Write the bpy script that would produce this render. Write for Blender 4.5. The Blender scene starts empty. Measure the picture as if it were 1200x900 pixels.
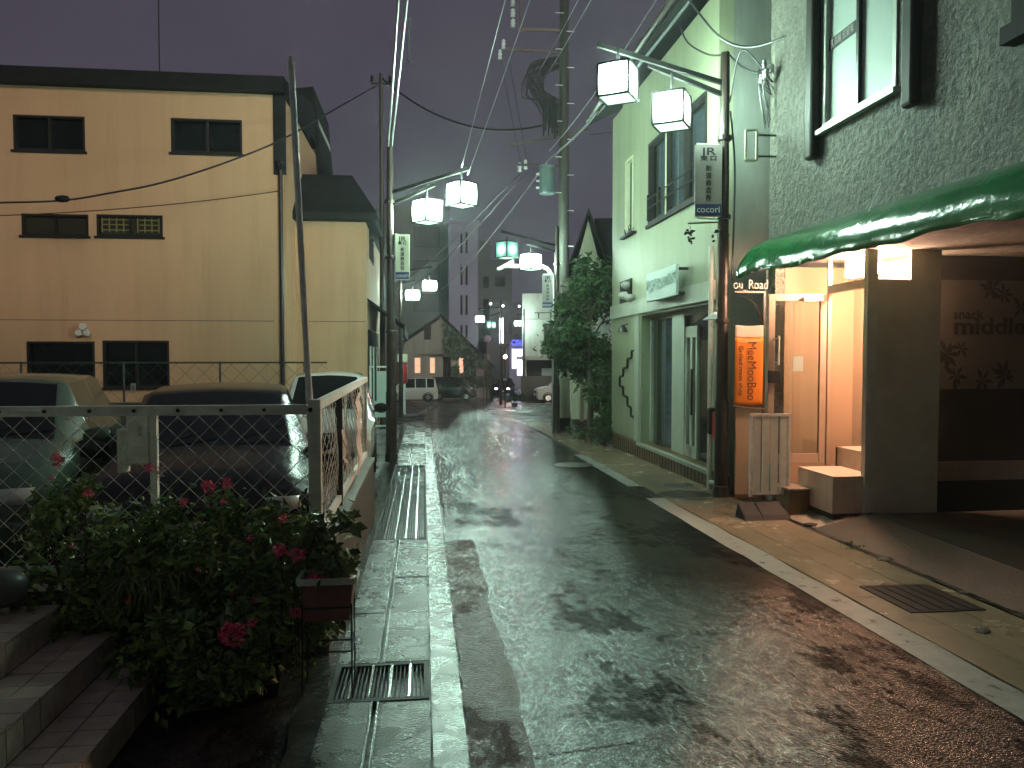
import bpy, bmesh, math, random
from mathutils import Vector, Matrix
R = random.Random(11)
sc = bpy.context.scene
COL = sc.collection
PI = math.pi
# ---------------------------------------------------------------- frame: world Y runs along the street, X across it to the right
FPX, YAW, PITCH, EYE = 901.0, math.radians(6.58), math.radians(2.1), 1.65
cY, sY, cP, sP = math.cos(YAW), math.sin(YAW), math.cos(PITCH), math.sin(PITCH)
def ray(px, py):
    u = (px - 600) / FPX; v = (450 - py) / FPX
    a, b, c = u, v * sP + cP, v * cP - sP
    return Vector((a * cY + b * sY, -a * sY + b * cY, c)), b
def at(px, py, D):
    d, b = ray(px, py); t = D / b
    return Vector((0, 0, EYE)) + d * t
def on_x(px, py, n):
    d, b = ray(px, py); return Vector((0, 0, EYE)) + d * (n / d.x)
def gz(y):
    y = min(max(y, -30), 62)
    return -0.015 * min(y, 20) - 0.036 * max(0, y - 20)   # the street falls away, more steeply past the utility pole
def on_g(px, py):
    t = 1.0
    d, b = ray(px, py)
    for _ in range(60):
        t = (gz(t * d.y) - EYE) / d.z
    return Vector((d.x * t, d.y * t, gz(d.y * t)))

# ---------------------------------------------------------------- materials
def nodes(name):
    m = bpy.data.materials.new(name); m.use_nodes = True
    nt = m.node_tree; return m, nt, nt.nodes, nt.links, nt.nodes['Principled BSDF']
def pmat(name, col, rough=.6, var=.18, vs=2.5, bump=0.0, bs=60, metal=0, spec=.5, coat=0, rvar=.0, detail=6, bdist=.01, streak=0, stain=0):
    m, nt, N, L, b = nodes(name)
    tc = N.new('ShaderNodeTexCoord')
    b.inputs['Roughness'].default_value = rough; b.inputs['Metallic'].default_value = metal
    b.inputs['Specular IOR Level'].default_value = spec; b.inputs['Coat Weight'].default_value = coat
    b.inputs['Coat Roughness'].default_value = .08
    n1 = N.new('ShaderNodeTexNoise'); n1.inputs['Scale'].default_value = vs; n1.inputs['Detail'].default_value = detail
    n1.inputs['Roughness'].default_value = .65
    if streak:
        mp = N.new('ShaderNodeMapping'); mp.inputs['Scale'].default_value = (1, 1, 1.0 / streak)
        L.new(tc.outputs['Object'], mp.inputs['Vector']); L.new(mp.outputs['Vector'], n1.inputs['Vector'])
    else:
        L.new(tc.outputs['Object'], n1.inputs['Vector'])
    r = N.new('ShaderNodeValToRGB')
    r.color_ramp.elements[0].position = .3; r.color_ramp.elements[1].position = .72
    r.color_ramp.elements[0].color = [c * (1 - var) for c in col] + [1]
    r.color_ramp.elements[1].color = [min(1, c * (1 + var)) for c in col] + [1]
    L.new(n1.outputs['Fac'], r.inputs['Fac']); L.new(r.outputs['Color'], b.inputs['Base Color'])
    if stain:   # rain-washed streaks and blotches
        def mult(src, scale, sc, lo, hi, amt):
            mp = N.new('ShaderNodeMapping'); mp.inputs['Scale'].default_value = scale; L.new(tc.outputs['Object'], mp.inputs['Vector'])
            n_ = N.new('ShaderNodeTexNoise'); n_.inputs['Scale'].default_value = sc; n_.inputs['Detail'].default_value = 7; n_.inputs['Roughness'].default_value = .7; L.new(mp.outputs['Vector'], n_.inputs['Vector'])
            r_ = N.new('ShaderNodeValToRGB'); r_.color_ramp.elements[0].position = lo; r_.color_ramp.elements[1].position = hi
            k = 1 - amt; r_.color_ramp.elements[0].color = (1, 1, 1, 1); r_.color_ramp.elements[1].color = (k, k * .98, k * .95, 1)
            L.new(n_.outputs['Fac'], r_.inputs['Fac']); m_ = N.new('ShaderNodeMix'); m_.data_type = 'RGBA'; m_.blend_type = 'MULTIPLY'; m_.inputs[0].default_value = 1
            L.new(src, m_.inputs['A']); L.new(r_.outputs['Color'], m_.inputs['B']); return m_.outputs['Result']
        o_ = mult(r.outputs['Color'], (1, 1, .06), 3.2, .50, .72, stain)
        o_ = mult(o_, (1, 1, .5), .55, .48, .70, stain * .8)
        L.new(o_, b.inputs['Base Color'])
    if rvar:
        mr = N.new('ShaderNodeMapRange'); mr.inputs['From Min'].default_value = .3; mr.inputs['From Max'].default_value = .7
        mr.inputs['To Min'].default_value = max(.03, rough - rvar); mr.inputs['To Max'].default_value = min(1, rough + rvar)
        L.new(n1.outputs['Fac'], mr.inputs['Value']); L.new(mr.outputs['Result'], b.inputs['Roughness'])
    if bump:
        n2 = N.new('ShaderNodeTexNoise'); n2.inputs['Scale'].default_value = bs; n2.inputs['Detail'].default_value = 4
        L.new(tc.outputs['Object'], n2.inputs['Vector'])
        bp = N.new('ShaderNodeBump'); bp.inputs['Strength'].default_value = bump; bp.inputs['Distance'].default_value = bdist
        L.new(n2.outputs['Fac'], bp.inputs['Height']); L.new(bp.outputs['Normal'], b.inputs['Normal'])
    return m
def emat(name, col, s):
    m = bpy.data.materials.new(name); m.use_nodes = True
    N, L = m.node_tree.nodes, m.node_tree.links
    N.remove(N['Principled BSDF'])
    e = N.new('ShaderNodeEmission'); e.inputs['Color'].default_value = (*col, 1); e.inputs['Strength'].default_value = s
    L.new(e.outputs[0], N['Material Output'].inputs['Surface'])
    return m
def gmat(name, tint, ref=.25, refr=.03):
    """thin pane: clear film with a glossy reflection"""
    m = bpy.data.materials.new(name); m.use_nodes = True
    N, L = m.node_tree.nodes, m.node_tree.links
    N.remove(N['Principled BSDF'])
    t = N.new('ShaderNodeBsdfTransparent'); t.inputs['Color'].default_value = (*tint, 1)
    g = N.new('ShaderNodeBsdfGlossy'); g.inputs['Roughness'].default_value = refr
    lw = N.new('ShaderNodeLayerWeight'); lw.inputs['Blend'].default_value = .5
    pw = N.new('ShaderNodeMath'); pw.operation = 'POWER'; pw.inputs[1].default_value = 5; L.new(lw.outputs['Facing'], pw.inputs[0])
    ad = N.new('ShaderNodeMath'); ad.operation = 'MULTIPLY_ADD'; ad.inputs[1].default_value = .8; ad.inputs[2].default_value = ref * .15
    L.new(pw.outputs[0], ad.inputs[0])
    mx = N.new('ShaderNodeMixShader')
    L.new(ad.outputs[0], mx.inputs[0]); L.new(t.outputs[0], mx.inputs[1]); L.new(g.outputs[0], mx.inputs[2])
    L.new(mx.outputs[0], N['Material Output'].inputs['Surface'])
    return m
def wet_asphalt(name, c0=.004, c1=.014, tint=(1, 1, 1), r0=.06, r1=.10, ps=.55, grain=.36, spec=1.0):
    m, nt, N, L, b = nodes(name)
    tc = N.new('ShaderNodeTexCoord')
    def noise(s, d, ro=.6, stretch=None):
        n = N.new('ShaderNodeTexNoise'); n.inputs['Scale'].default_value = s; n.inputs['Detail'].default_value = d; n.inputs['Roughness'].default_value = ro
        if stretch:
            mp = N.new('ShaderNodeMapping'); mp.inputs['Scale'].default_value = stretch; L.new(tc.outputs['Object'], mp.inputs['Vector']); L.new(mp.outputs['Vector'], n.inputs['Vector'])
        else: L.new(tc.outputs['Object'], n.inputs['Vector'])
        return n
    def rng(src, a, b_, c, d):
        mr = N.new('ShaderNodeMapRange'); mr.inputs['From Min'].default_value = a; mr.inputs['From Max'].default_value = b_; mr.inputs['To Min'].default_value = c; mr.inputs['To Max'].default_value = d
        L.new(src, mr.inputs['Value']); return mr.outputs['Result']
    big = noise(ps, 9, .66, (1, .55, 1)); fine = noise(75, 3, .8); mid = noise(9, 6, .7)
    vor = N.new('ShaderNodeTexVoronoi'); vor.inputs['Scale'].default_value = 70; L.new(tc.outputs['Object'], vor.inputs['Vector'])
    r = N.new('ShaderNodeValToRGB'); r.color_ramp.elements[0].position = .3; r.color_ramp.elements[1].position = .75
    r.color_ramp.elements[0].color = (c0 * tint[0], c0 * tint[1], c0 * tint[2], 1); r.color_ramp.elements[1].color = (c1 * tint[0], c1 * tint[1], c1 * tint[2], 1)
    L.new(mid.outputs['Fac'], r.inputs['Fac']); L.new(r.outputs['Color'], b.inputs['Base Color'])
    L.new(rng(big.outputs['Fac'], .42, .60, r1, r0), b.inputs['Roughness'])
    # stones stand out of the water film where it is thin
    st = rng(big.outputs['Fac'], .30, .74, grain, grain * .7)
    add = N.new('ShaderNodeMath'); add.operation = 'ADD'; L.new(fine.outputs['Fac'], add.inputs[0]); L.new(vor.outputs['Distance'], add.inputs[1])
    bp = N.new('ShaderNodeBump'); bp.inputs['Distance'].default_value = .012
    L.new(st, bp.inputs['Strength']); L.new(add.outputs[0], bp.inputs['Height'])
    # worn places without a film: dull and dark
    bp2 = N.new('ShaderNodeBump'); bp2.inputs['Distance'].default_value = .05; bp2.inputs['Strength'].default_value = .02
    n3 = noise(3.2, 4, .6); L.new(n3.outputs['Fac'], bp2.inputs['Height']); L.new(bp.outputs['Normal'], bp2.inputs['Normal'])
    L.new(bp2.outputs['Normal'], b.inputs['Normal'])
    dry = noise(ps * 2.3, 11, .74, (1, .5, 1))
    spk = noise(30, 6, .8, (1, .55, 1)); spk2 = noise(10, 6, .75, (1, .5, 1))
    k = N.new('ShaderNodeMath'); k.operation = 'MULTIPLY'; L.new(rng(dry.outputs['Fac'], .52, .56, spec * 1.4, .1 * spec), k.inputs[0]); L.new(rng(spk.outputs['Fac'], .44, .58, .30, 1.0), k.inputs[1])
    k2 = N.new('ShaderNodeMath'); k2.operation = 'MULTIPLY'; L.new(k.outputs[0], k2.inputs[0]); L.new(rng(spk2.outputs['Fac'], .40, .56, .48, 1.0), k2.inputs[1])
    L.new(k2.outputs[0], b.inputs['Specular IOR Level'])
    return m
def leafmat(name, c0, c1, rough=.45):
    m, nt, N, L, b = nodes(name)
    g = N.new('ShaderNodeNewGeometry'); r = N.new('ShaderNodeValToRGB')
    r.color_ramp.elements[0].color = (*c0, 1); r.color_ramp.elements[1].color = (*c1, 1)
    L.new(g.outputs['Random Per Island'], r.inputs['Fac']); L.new(r.outputs['Color'], b.inputs['Base Color'])
    b.inputs['Roughness'].default_value = rough
    return m

M = {}
M['road'] = wet_asphalt('road_asphalt')
M['ground'] = wet_asphalt('ground_asphalt', .012, .03, r0=.2, r1=.5)
M['patch'] = wet_asphalt('patch_asphalt', .04, .085, tint=(1.15, .88, .76), r0=.13, r1=.25, ps=1.4, grain=.5, spec=.6)
M['floor'] = wet_asphalt('porch_floor', .008, .014, r0=.35, r1=.6, ps=1.0, grain=.3)
M['slab'] = pmat('wet_concrete_slab', (.036, .038, .033), .27, .45, 4, .9, 70, spec=.28, rvar=.14, bdist=.005)
M['kerb'] = pmat('kerb_concrete', (.052, .054, .047), .25, .28, 5, .6, 90, rvar=.12, bdist=.004)
M['walkway'] = pmat('brown_wet_concrete', (.26, .20, .13), .24, .07, 1.6, .8, 80, rvar=.08, bdist=.005)
M['apron'] = pmat('apron_concrete', (.05, .046, .036), .42, .35, 3, .6, 70, rvar=.1)
M['stone_apron'] = pmat('crazed_stone', (.3, .25, .2), .35, .45, 9, .8, 25, rvar=.12)
M['paint'] = pmat('worn_white_paint', (.34, .34, .31), .35, .3, 9, .5, 90, rvar=.12, bdist=.004)
M['water'] = pmat('wet_gutter', (.05, .055, .05), .12, .3, 6, .8, 22, rvar=.08)
M['ochre'] = pmat('ochre_render', (.68, .43, .26), .8, .08, .9, .3, 90, streak=5, stain=.11)
M['ochre2'] = pmat('ochre_render_annex', (.60, .385, .235), .8, .1, 1.1, .3, 90, streak=5, stain=.14)
M['darkroof'] = pmat('dark_roof', (.016, .017, .018), .75, .3, 4, spec=.2)
M['blackmetal'] = pmat('black_metal', (.018, .018, .02), .38, .3, 8, metal=.3)
M['armmetal'] = pmat('dark_arm_paint', (.012, .012, .012), .6, .3, 8, spec=.15)
M['polemetal'] = pmat('dark_brown_pole_paint', (.03, .022, .018), .35, .4, 6, .2, 40)
M['galv'] = pmat('galvanised_steel', (.72, .72, .68), .45, .2, 18, .15, 60)
M['galvpaint'] = pmat('grey_painted_steel', (.62, .64, .58), .45, .25, 14, .1, 60)
M['greenwire'] = pmat('green_coated_wire', (.03, .06, .045), .5, .2, 8)
M['darkglass'] = pmat('dark_window_glass', (.006, .009, .009), .1, .3, 2, spec=.32)
M['darkglass2'] = pmat('stair_window_glass', (.035, .034, .018), .3, .3, 2)
M['frame'] = pmat('dark_window_frame', (.022, .019, .018), .6, spec=.25)
M['greenwall'] = pmat('pale_green_siding', (.28, .31, .205), .55, .08, 1.2, .15, 60, streak=4, stain=.2)
M['greytrim'] = pmat('pale_trim', (.36, .39, .32), .5, .12, 3)
M['endwall'] = pmat('grey_end_wall', (.25, .27, .25), .7, .15, 1.6, .2, 40, streak=5, stain=.3)  # grey of this end comes from its different light, put into the colour
M['wood'] = pmat('brown_tile_base', (.16, .10, .045), .4, .3, 5)
M['cream'] = pmat('cream_gable', (.62, .62, .44), .7, .1, 2)
M['white'] = pmat('white_render', (.55, .57, .53), .65, .1, 1.5, streak=4, stain=.25)
M['beige'] = pmat('beige_interior', (.33, .23, .15), .6, .06, 2)
M['tile'] = pmat('step_tile', (.50, .42, .345), .35, .28, 9, .25, 50, rvar=.1)
M['shoptile'] = pmat('pale_shop_tile', (.68, .57, .46), .3, .1, 6)
M['grout'] = pmat('dark_grout', (.03, .026, .022), .6)
M['block'] = pmat('block_wall', (.062, .047, .032), .6, .35, 4, .5, 60, streak=2)
M['white_metal'] = pmat('white_painted_metal', (.62, .66, .6), .4, .15, 7)
M['paper'] = pmat('pale_pink_paper', (.66, .52, .44), .7, .12, 6)
M['ink'] = pmat('dark_ink', (.02, .02, .025), .6)
M['signwhite'] = pmat('sign_face', (.34, .325, .30), .35, .1, 4)
M['signgreen'] = pmat('lit_sign_face', (.62, .66, .5), .35, .1, 4)  # brighter greenish copy of the sign face, lamplight put into its colour
M['signblue'] = pmat('sign_blue_band', (.035, .05, .2), .35, .1, 4)
M['orange'] = pmat('orange_banner_cloth', (.9, .27, .015), .5, .07, 3, .15, 20)
M['boardbeige'] = pmat('beige_board', (.42, .34, .25), .55, .12, 3, streak=6)
M['rubber'] = pmat('black_rubber', (.012, .012, .012), .6, spec=.25)
M['red'] = pmat('red_paint', (.45, .03, .03), .35)
M['terracotta'] = pmat('pinkish_terracotta', (.20, .085, .07), .5, .2, 8)
M['pot'] = pmat('grey_pot', (.08, .085, .08), .4)
M['bark'] = pmat('bark', (.06, .045, .03), .7, .3, 12, .6, 30)
M['leaf'] = leafmat('bush_leaf', (.04, .10, .024), (.21, .33, .07))
M['leaf2'] = leafmat('fern_leaf', (.04, .09, .015), (.15, .22, .04))
M['treeleaf'] = leafmat('tree_leaf', (.012, .05, .012), (.06, .12, .035))
M['ivy'] = leafmat('ivy_leaf', (.012, .04, .016), (.05, .09, .04))
M['petal'] = leafmat('red_petal', (.75, .05, .15), (.95, .20, .32), .5)
M['petal2'] = leafmat('pale_petal', (.5, .38, .36), (.75, .6, .58), .5)
M['concrete_pole'] = pmat('concrete_pole', (.055, .052, .044), .6, .25, 5, .2, 50, streak=4)
M['transformer'] = pmat('transformer_grey', (.13, .19, .19), .45, .15, 4)
M['porcelain'] = pmat('insulator_porcelain', (.6, .62, .62), .25)
M['cable'] = pmat('black_cable', (.02, .02, .022), .35, .2, 20)
M['silvercable'] = pmat('wet_grey_cable', (.22, .24, .24), .28, .2, 20, metal=.4)
M['tower'] = pmat('lavender_grey_tower', (.27, .27, .42), .7, .08, .2)
M['tower2'] = pmat('grey_tower', (.11, .13, .14), .7, .12, .3, stain=.2)
M['fargrey'] = pmat('far_grey_wall', (.09, .095, .12), .7, .15, .4)
M['ivywall'] = pmat('grey_board_siding', (.22, .235, .20), .6, .2, 2, streak=8)
M['concrete'] = pmat('old_concrete', (.085, .08, .066), .6, .4, 1.6, .3, 30, streak=3)
M['partition'] = pmat('grey_green_panel', (.62, .63, .52), .55, .15, 2)
M['snack'] = pmat('grey_sign_panel', (.036, .034, .027), .5, .12, 2)
M['snackdark'] = pmat('sign_dark_print', (.008, .008, .007), .6, spec=.2)
M['pinkframe'] = pmat('aluminium_door_frame', (.42, .33, .26), .35, .1, 5, metal=.35)
M['curtain'] = pmat('blue_grey_curtain', (.16, .2, .27), .7, .3, 5, streak=20)
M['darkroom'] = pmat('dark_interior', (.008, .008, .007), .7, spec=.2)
M['grate'] = pmat('drain_grate_steel', (.007, .007, .007), .5, .3, 20, spec=.15)
M['gratebar'] = pmat('bright_grate_bar', (.35, .37, .36), .25, .2, 20, metal=.8)
M['manhole'] = pmat('manhole_iron', (.05, .042, .032), .35, .3, 14, .8, 40, metal=.4)
M['carpale'] = pmat('pale_car_paint', (.04, .07, .048), .26, .04, 2, .2, 110, coat=.35)
M['carblack'] = pmat('black_car_paint', (.008, .011, .009), .2, .1, 2, .25, 110, coat=.0, spec=.35)
M['carwhite'] = pmat('white_car_paint', (.62, .62, .58), .25, .04, 2, coat=1)
M['chrome'] = pmat('chrome', (.6, .62, .62), .12, .05, 4, metal=1)
M['lens'] = pmat('headlight_lens', (.45, .5, .5), .1, .1, 20, spec=.8)
M['plate'] = pmat('number_plate', (.6, .6, .56), .4)
M['pane'] = gmat('clear_pane', (.9, .92, .9))
M['frost'] = pmat('frosted_pane', (.40, .50, .455), .55, .07, 1.5, spec=.6)
M['sheetpane'] = gmat('shop_pane', (.78, .82, .8), .6)
LAMPCOL = (.62, 1.0, .80)
M['lamp'] = emat('lamp_panel_glow', (.70, 1.0, .80), 80)
def lampmat(name, col, base, amp, fall=.009, h2=.036):
    """frosted lantern panel: hot before the bulb at the middle, fainter to the corners"""
    m = bpy.data.materials.new(name); m.use_nodes = True
    N, L = m.node_tree.nodes, m.node_tree.links; N.remove(N['Principled BSDF'])
    tc = N.new('ShaderNodeTexCoord'); d = N.new('ShaderNodeVectorMath'); d.operation = 'DOT_PRODUCT'
    L.new(tc.outputs['Object'], d.inputs[0]); L.new(tc.outputs['Object'], d.inputs[1])
    def mt(op, a, b):
        n = N.new('ShaderNodeMath'); n.operation = op
        for i, v in enumerate((a, b)):
            if isinstance(v, (int, float)): n.inputs[i].default_value = v
            else: L.new(v, n.inputs[i])
        return n.outputs[0]
    x = mt('MULTIPLY', mt('SUBTRACT', d.outputs['Value'], h2), -1.0 / fall)
    s = mt('ADD', mt('MULTIPLY', mt('POWER', 2.71828, x), amp), base)
    e = N.new('ShaderNodeEmission'); e.inputs['Color'].default_value = (*col, 1); L.new(s, e.inputs['Strength'])
    L.new(e.outputs[0], N['Material Output'].inputs['Surface']); return m
M['lamp'] = lampmat('lamp_panel_glow', (.66, 1.0, .80), .5, 400)
M['lampdim'] = emat('lamp_panel_dim_glow', (.30, .85, .62), 1.3)
M['lampbottom'] = emat('lamp_bottom_glow', (.50, .92, .68), 1.6)
M['lampfar'] = lampmat('far_lamp_glow', (.68, 1.0, .83), 2.0, 420)
M['lampdim'] = lampmat('lamp_panel_dim_glow', (.28, .85, .62), .45, 7, .008)
M['shoplight'] = emat('warm_tube_light', (1.0, .56, .37), 320)
M['winglow'] = emat('warm_window_glow', (1.0, .45, .27), 1.0)
M['shopglow'] = emat('white_violet_shop_glow', (.62, .62, 1.0), 3.2)
M['blueglow'] = emat('blue_sign_glow', (.10, .12, 1.0), 1.6)
M['redglow'] = emat('red_lamp_glow', (1.0, .20, .14), 170)
M['whiteglow'] = emat('white_sign_glow', (.80, .84, 1.0), 14)

# ---------------------------------------------------------------- mesh builder
class MB:
    def __init__(s): s.v, s.f = [], []
    def add(s, vs, fs):
        o = len(s.v); s.v += [Vector(v) for v in vs]; s.f += [tuple(i + o for i in f) for f in fs]; return s
    def box(s, x0, x1, y0, y1, z0, z1):
        return s.add([(x0, y0, z0), (x1, y0, z0), (x1, y1, z0), (x0, y1, z0), (x0, y0, z1), (x1, y0, z1), (x1, y1, z1), (x0, y1, z1)],
                     [(0, 3, 2, 1), (4, 5, 6, 7), (0, 1, 5, 4), (1, 2, 6, 5), (2, 3, 7, 6), (3, 0, 4, 7)])
    def hexa(s, p):  # 8 points bottom ring, top ring
        return s.add(p, [(0, 3, 2, 1), (4, 5, 6, 7), (0, 1, 5, 4), (1, 2, 6, 5), (2, 3, 7, 6), (3, 0, 4, 7)])
    def bar(s, a, b, w, h=None, up=(0, 0, 1)):
        a, b = Vector(a), Vector(b); h = h or w; d = (b - a).normalized(); up = Vector(up)
        if abs(d.dot(up)) > .98: up = Vector((0, 1, 0))
        sx = d.cross(up).normalized() * w / 2; sz = sx.cross(d).normalized() * h / 2
        return s.hexa([a - sx - sz, a + sx - sz, b + sx - sz, b - sx - sz, a - sx + sz, a + sx + sz, b + sx + sz, b - sx + sz])
    def tube(s, pts, r, n=8, cap=True):
        pts = [Vector(p) for p in pts]; rs = r if isinstance(r, (list, tuple)) else [r] * len(pts)
        o = len(s.v); prev = None
        for i, p in enumerate(pts):
            t = (pts[min(i + 1, len(pts) - 1)] - pts[max(i - 1, 0)]).normalized()
            up = Vector((0, 0, 1)) if abs(t.z) < .95 else Vector((1, 0, 0))
            a = t.cross(up).normalized() if prev is None else (prev - t * prev.dot(t)).normalized()
            prev = a; b = t.cross(a)
            for k in range(n):
                q = 2 * PI * k / n; s.v.append(p + (a * math.cos(q) + b * math.sin(q)) * rs[i])
        for i in range(len(pts) - 1):
            for k in range(n):
                k2 = (k + 1) % n
                s.f.append((o + i * n + k, o + i * n + k2, o + (i + 1) * n + k2, o + (i + 1) * n + k))
        if cap:
            s.f.append(tuple(o + k for k in range(n))[::-1]); s.f.append(tuple(o + (len(pts) - 1) * n + k for k in range(n)))
        return s
    def lathe(s, c, prof, n=20):
        c = Vector(c); o = len(s.v)
        for r, z in prof:
            for k in range(n):
                q = 2 * PI * k / n; s.v.append(c + Vector((r * math.cos(q), r * math.sin(q), z)))
        for i in range(len(prof) - 1):
            for k in range(n):
                k2 = (k + 1) % n; s.f.append((o + i * n + k, o + i * n + k2, o + (i + 1) * n + k2, o + (i + 1) * n + k))
        s.f.append(tuple(o + k for k in range(n))[::-1]); s.f.append(tuple(o + (len(prof) - 1) * n + k for k in range(n)))
        return s
    def prism(s, poly, axis, a, b):
        """extrude a 2-D polygon: axis 'y' -> poly in (x, z); 'x' -> poly in (y, z); 'z' -> poly in (x, y)"""
        n = len(poly); f = {'y': lambda p, t: (p[0], t, p[1]), 'x': lambda p, t: (t, p[0], p[1]), 'z': lambda p, t: (p[0], p[1], t)}[axis]
        vs = [f(p, a) for p in poly] + [f(p, b) for p in poly]
        return s.add(vs, [tuple(range(n))[::-1], tuple(range(n, 2 * n))] + [(i, (i + 1) % n, n + (i + 1) % n, n + i) for i in range(n)])
    def quad(s, a, b, c, d): return s.add([a, b, c, d], [(0, 1, 2, 3)])
    def build(s, name, mat, parent=None, smooth=False, bevel=0, off=None, fixn=False):
        me = bpy.data.meshes.new(name)
        if off is None:
            off = Vector((0, 0, 0)); p = parent
            while p is not None: off += p.location; p = p.parent
        me.from_pydata([v - off for v in s.v], [], s.f)
        if fixn:
            b = bmesh.new(); b.from_mesh(me); bmesh.ops.recalc_face_normals(b, faces=b.faces); b.to_mesh(me); b.free()
        me.materials.append(M[mat] if isinstance(mat, str) else mat)
        if smooth:
            for p in me.polygons: p.use_smooth = True
        me.update()
        o = bpy.data.objects.new(name, me); COL.objects.link(o)
        if parent is not None: o.parent = parent
        if bevel:
            bv = o.modifiers.new('bevel', 'BEVEL'); bv.width = bevel; bv.segments = 2; bv.limit_method = 'ANGLE'
        return o
def tag(o, label=None, cat=None, group=None, kind=None):
    for k, v in (('label', label), ('category', cat), ('group', group), ('kind', kind)):
        if v: o[k] = v
    return o
def thing(name, loc, label, cat, group=None, rz=0):
    o = bpy.data.objects.new(name, None); COL.objects.link(o); o.location = loc; o.rotation_euler.z = rz
    o.empty_display_size = .2
    return tag(o, label, cat, group)
LOCAL = Vector((0, 0, 0))
def dup(o, loc=None, parent=None, label=None, rz=None, scale=None):
    c = o.copy(); COL.objects.link(c)
    if parent is not None: c.parent = parent
    if loc is not None: c.location = loc
    if rz is not None: c.rotation_euler.z = rz
    if scale is not None: c.scale = scale
    if label: c['label'] = label
    for ch in list(o.children): dup(ch, parent=c)
    return c
def solo(mb, name, mat, base, label, cat, group=None, **k):
    """a thing that is one mesh, its origin at base"""
    o = mb.build(name, mat, None, off=Vector(base), **k); o.location = base
    return tag(o, label, cat, group)
def text(s, name, mat, parent, origin, right, up, size, ext=.002, align='CENTER', bold=0.0, line=1.0, shear=0, off=None, width=None):
    """flat lettering as a mesh: origin = centre, right / up = directions in which it reads"""
    cu = bpy.data.curves.new('t', 'FONT'); cu.body = s; cu.size = size; cu.extrude = ext; cu.align_x = align; cu.align_y = 'CENTER'
    cu.offset = bold; cu.space_line = line; cu.shear = shear; cu.resolution_u = 3
    to = bpy.data.objects.new('t', cu); COL.objects.link(to)
    dg = bpy.context.evaluated_depsgraph_get(); dg.update()
    me = bpy.data.meshes.new_from_object(to.evaluated_get(dg))
    bpy.data.objects.remove(to); bpy.data.curves.remove(cu)
    right, up = Vector(right).normalized(), Vector(up).normalized(); nrm = right.cross(up)
    kx = 1.0
    if width and len(me.vertices):
        w = max(v.co.x for v in me.vertices) - min(v.co.x for v in me.vertices); kx = width / w
    if off is None:
        off = Vector((0, 0, 0)); p = parent
        while p is not None: off += p.location; p = p.parent
    for v in me.vertices:
        v.co = Vector(origin) - off + right * v.co.x * kx + up * v.co.y + nrm * v.co.z
    me.materials.clear(); me.materials.append(M[mat]); me.name = name
    o = bpy.data.objects.new(name, me); COL.objects.link(o)
    if parent is not None: o.parent = parent
    return o
def holes(mb, axis, p0, p1, u0, u1, z0, z1, hs):
    """a wall slab between planes p0 and p1 on the axis ('x' or 'y'), with rectangular openings hs = (u0, u1, z0, z1)"""
    us = sorted({u0, u1, *[h[0] for h in hs], *[h[1] for h in hs]}); zs = sorted({z0, z1, *[h[2] for h in hs], *[h[3] for h in hs]})
    for a, b in zip(us, us[1:]):
        for c, d in zip(zs, zs[1:]):
            um, zm = (a + b) / 2, (c + d) / 2
            if any(h[0] < um < h[1] and h[2] < zm < h[3] for h in hs): continue
            if axis == 'y': mb.box(a, b, p0, p1, c, d)
            else: mb.box(p0, p1, a, b, c, d)
def window(parent, axis, p, depth, u0, u1, z0, z1, frame='frame', pane='darkglass', fw=.045, mull=1, rails=0, sgn=1, proud=.015, sill=None):
    """window set in an opening whose wall face is at plane p; sgn = +1 when the inside lies at larger coordinate"""
    mb = MB(); a0, a1 = p - sgn * proud, p + sgn * depth
    lo, hi = min(a0, a1), max(a0, a1)
    def bx(u_0, u_1, z_0, z_1, l=lo, h=hi):
        (mb.box(u_0, u_1, l, h, z_0, z_1) if axis == 'y' else mb.box(l, h, u_0, u_1, z_0, z_1))
    bx(u0, u0 + fw, z0, z1); bx(u1 - fw, u1, z0, z1); bx(u0 + fw, u1 - fw, z0, z0 + fw); bx(u0 + fw, u1 - fw, z1 - fw, z1)
    for k in range(mull):
        u = u0 + (u1 - u0) * (k + 1) / (mull + 1); bx(u - fw * .45, u + fw * .45, z0 + fw, z1 - fw, lo + .004, hi - .004)
    for k in range(rails):
        z = z0 + (z1 - z0) * (k + 1) / (rails + 1); bx(u0 + fw, u1 - fw, z - fw * .3, z + fw * .3, lo + .008, hi - .008)
    w = mb.build('window', frame, parent)
    q = p + sgn * depth * .6; g = MB(); f2 = fw * .5
    if axis == 'y': g.box(u0 + f2, u1 - f2, q, q + .006, z0 + f2, z1 - f2)
    else: g.box(q, q + .006, u0 + f2, u1 - f2, z0 + f2, z1 - f2)
    g.build('pane', pane, w)
    if sill:
        s_ = MB(); a, b = (p - sgn * .06, p + sgn * .003); a, b = min(a, b), max(a, b)
        if axis == 'y': s_.box(u0 - .04, u1 + .04, a, b, z0 - .05, z0 - .002)
        else: s_.box(a, b, u0 - .04, u1 + .04, z0 - .05, z0 - .002)
        s_.build('sill', sill, w)
    return w
def sag(a, b, d, n=14):
    a, b = Vector(a), Vector(b)
    return [a.lerp(b, t / n) - Vector((0, 0, d * 4 * (t / n) * (1 - t / n))) for t in range(n + 1)]
def spline(pts, n=6):
    pts = [Vector(p) for p in pts]; P = [pts[0] * 2 - pts[1]] + pts + [pts[-1] * 2 - pts[-2]]; out = []
    for i in range(1, len(P) - 2):
        for k in range(n):
            t = k / n; a, b, c, d = P[i - 1:i + 3]
            out.append(.5 * ((2 * b) + (c - a) * t + (2 * a - 5 * b + 4 * c - d) * t * t + (3 * b - a - 3 * c + d) * t ** 3))
    out.append(pts[-1]); return out
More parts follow.
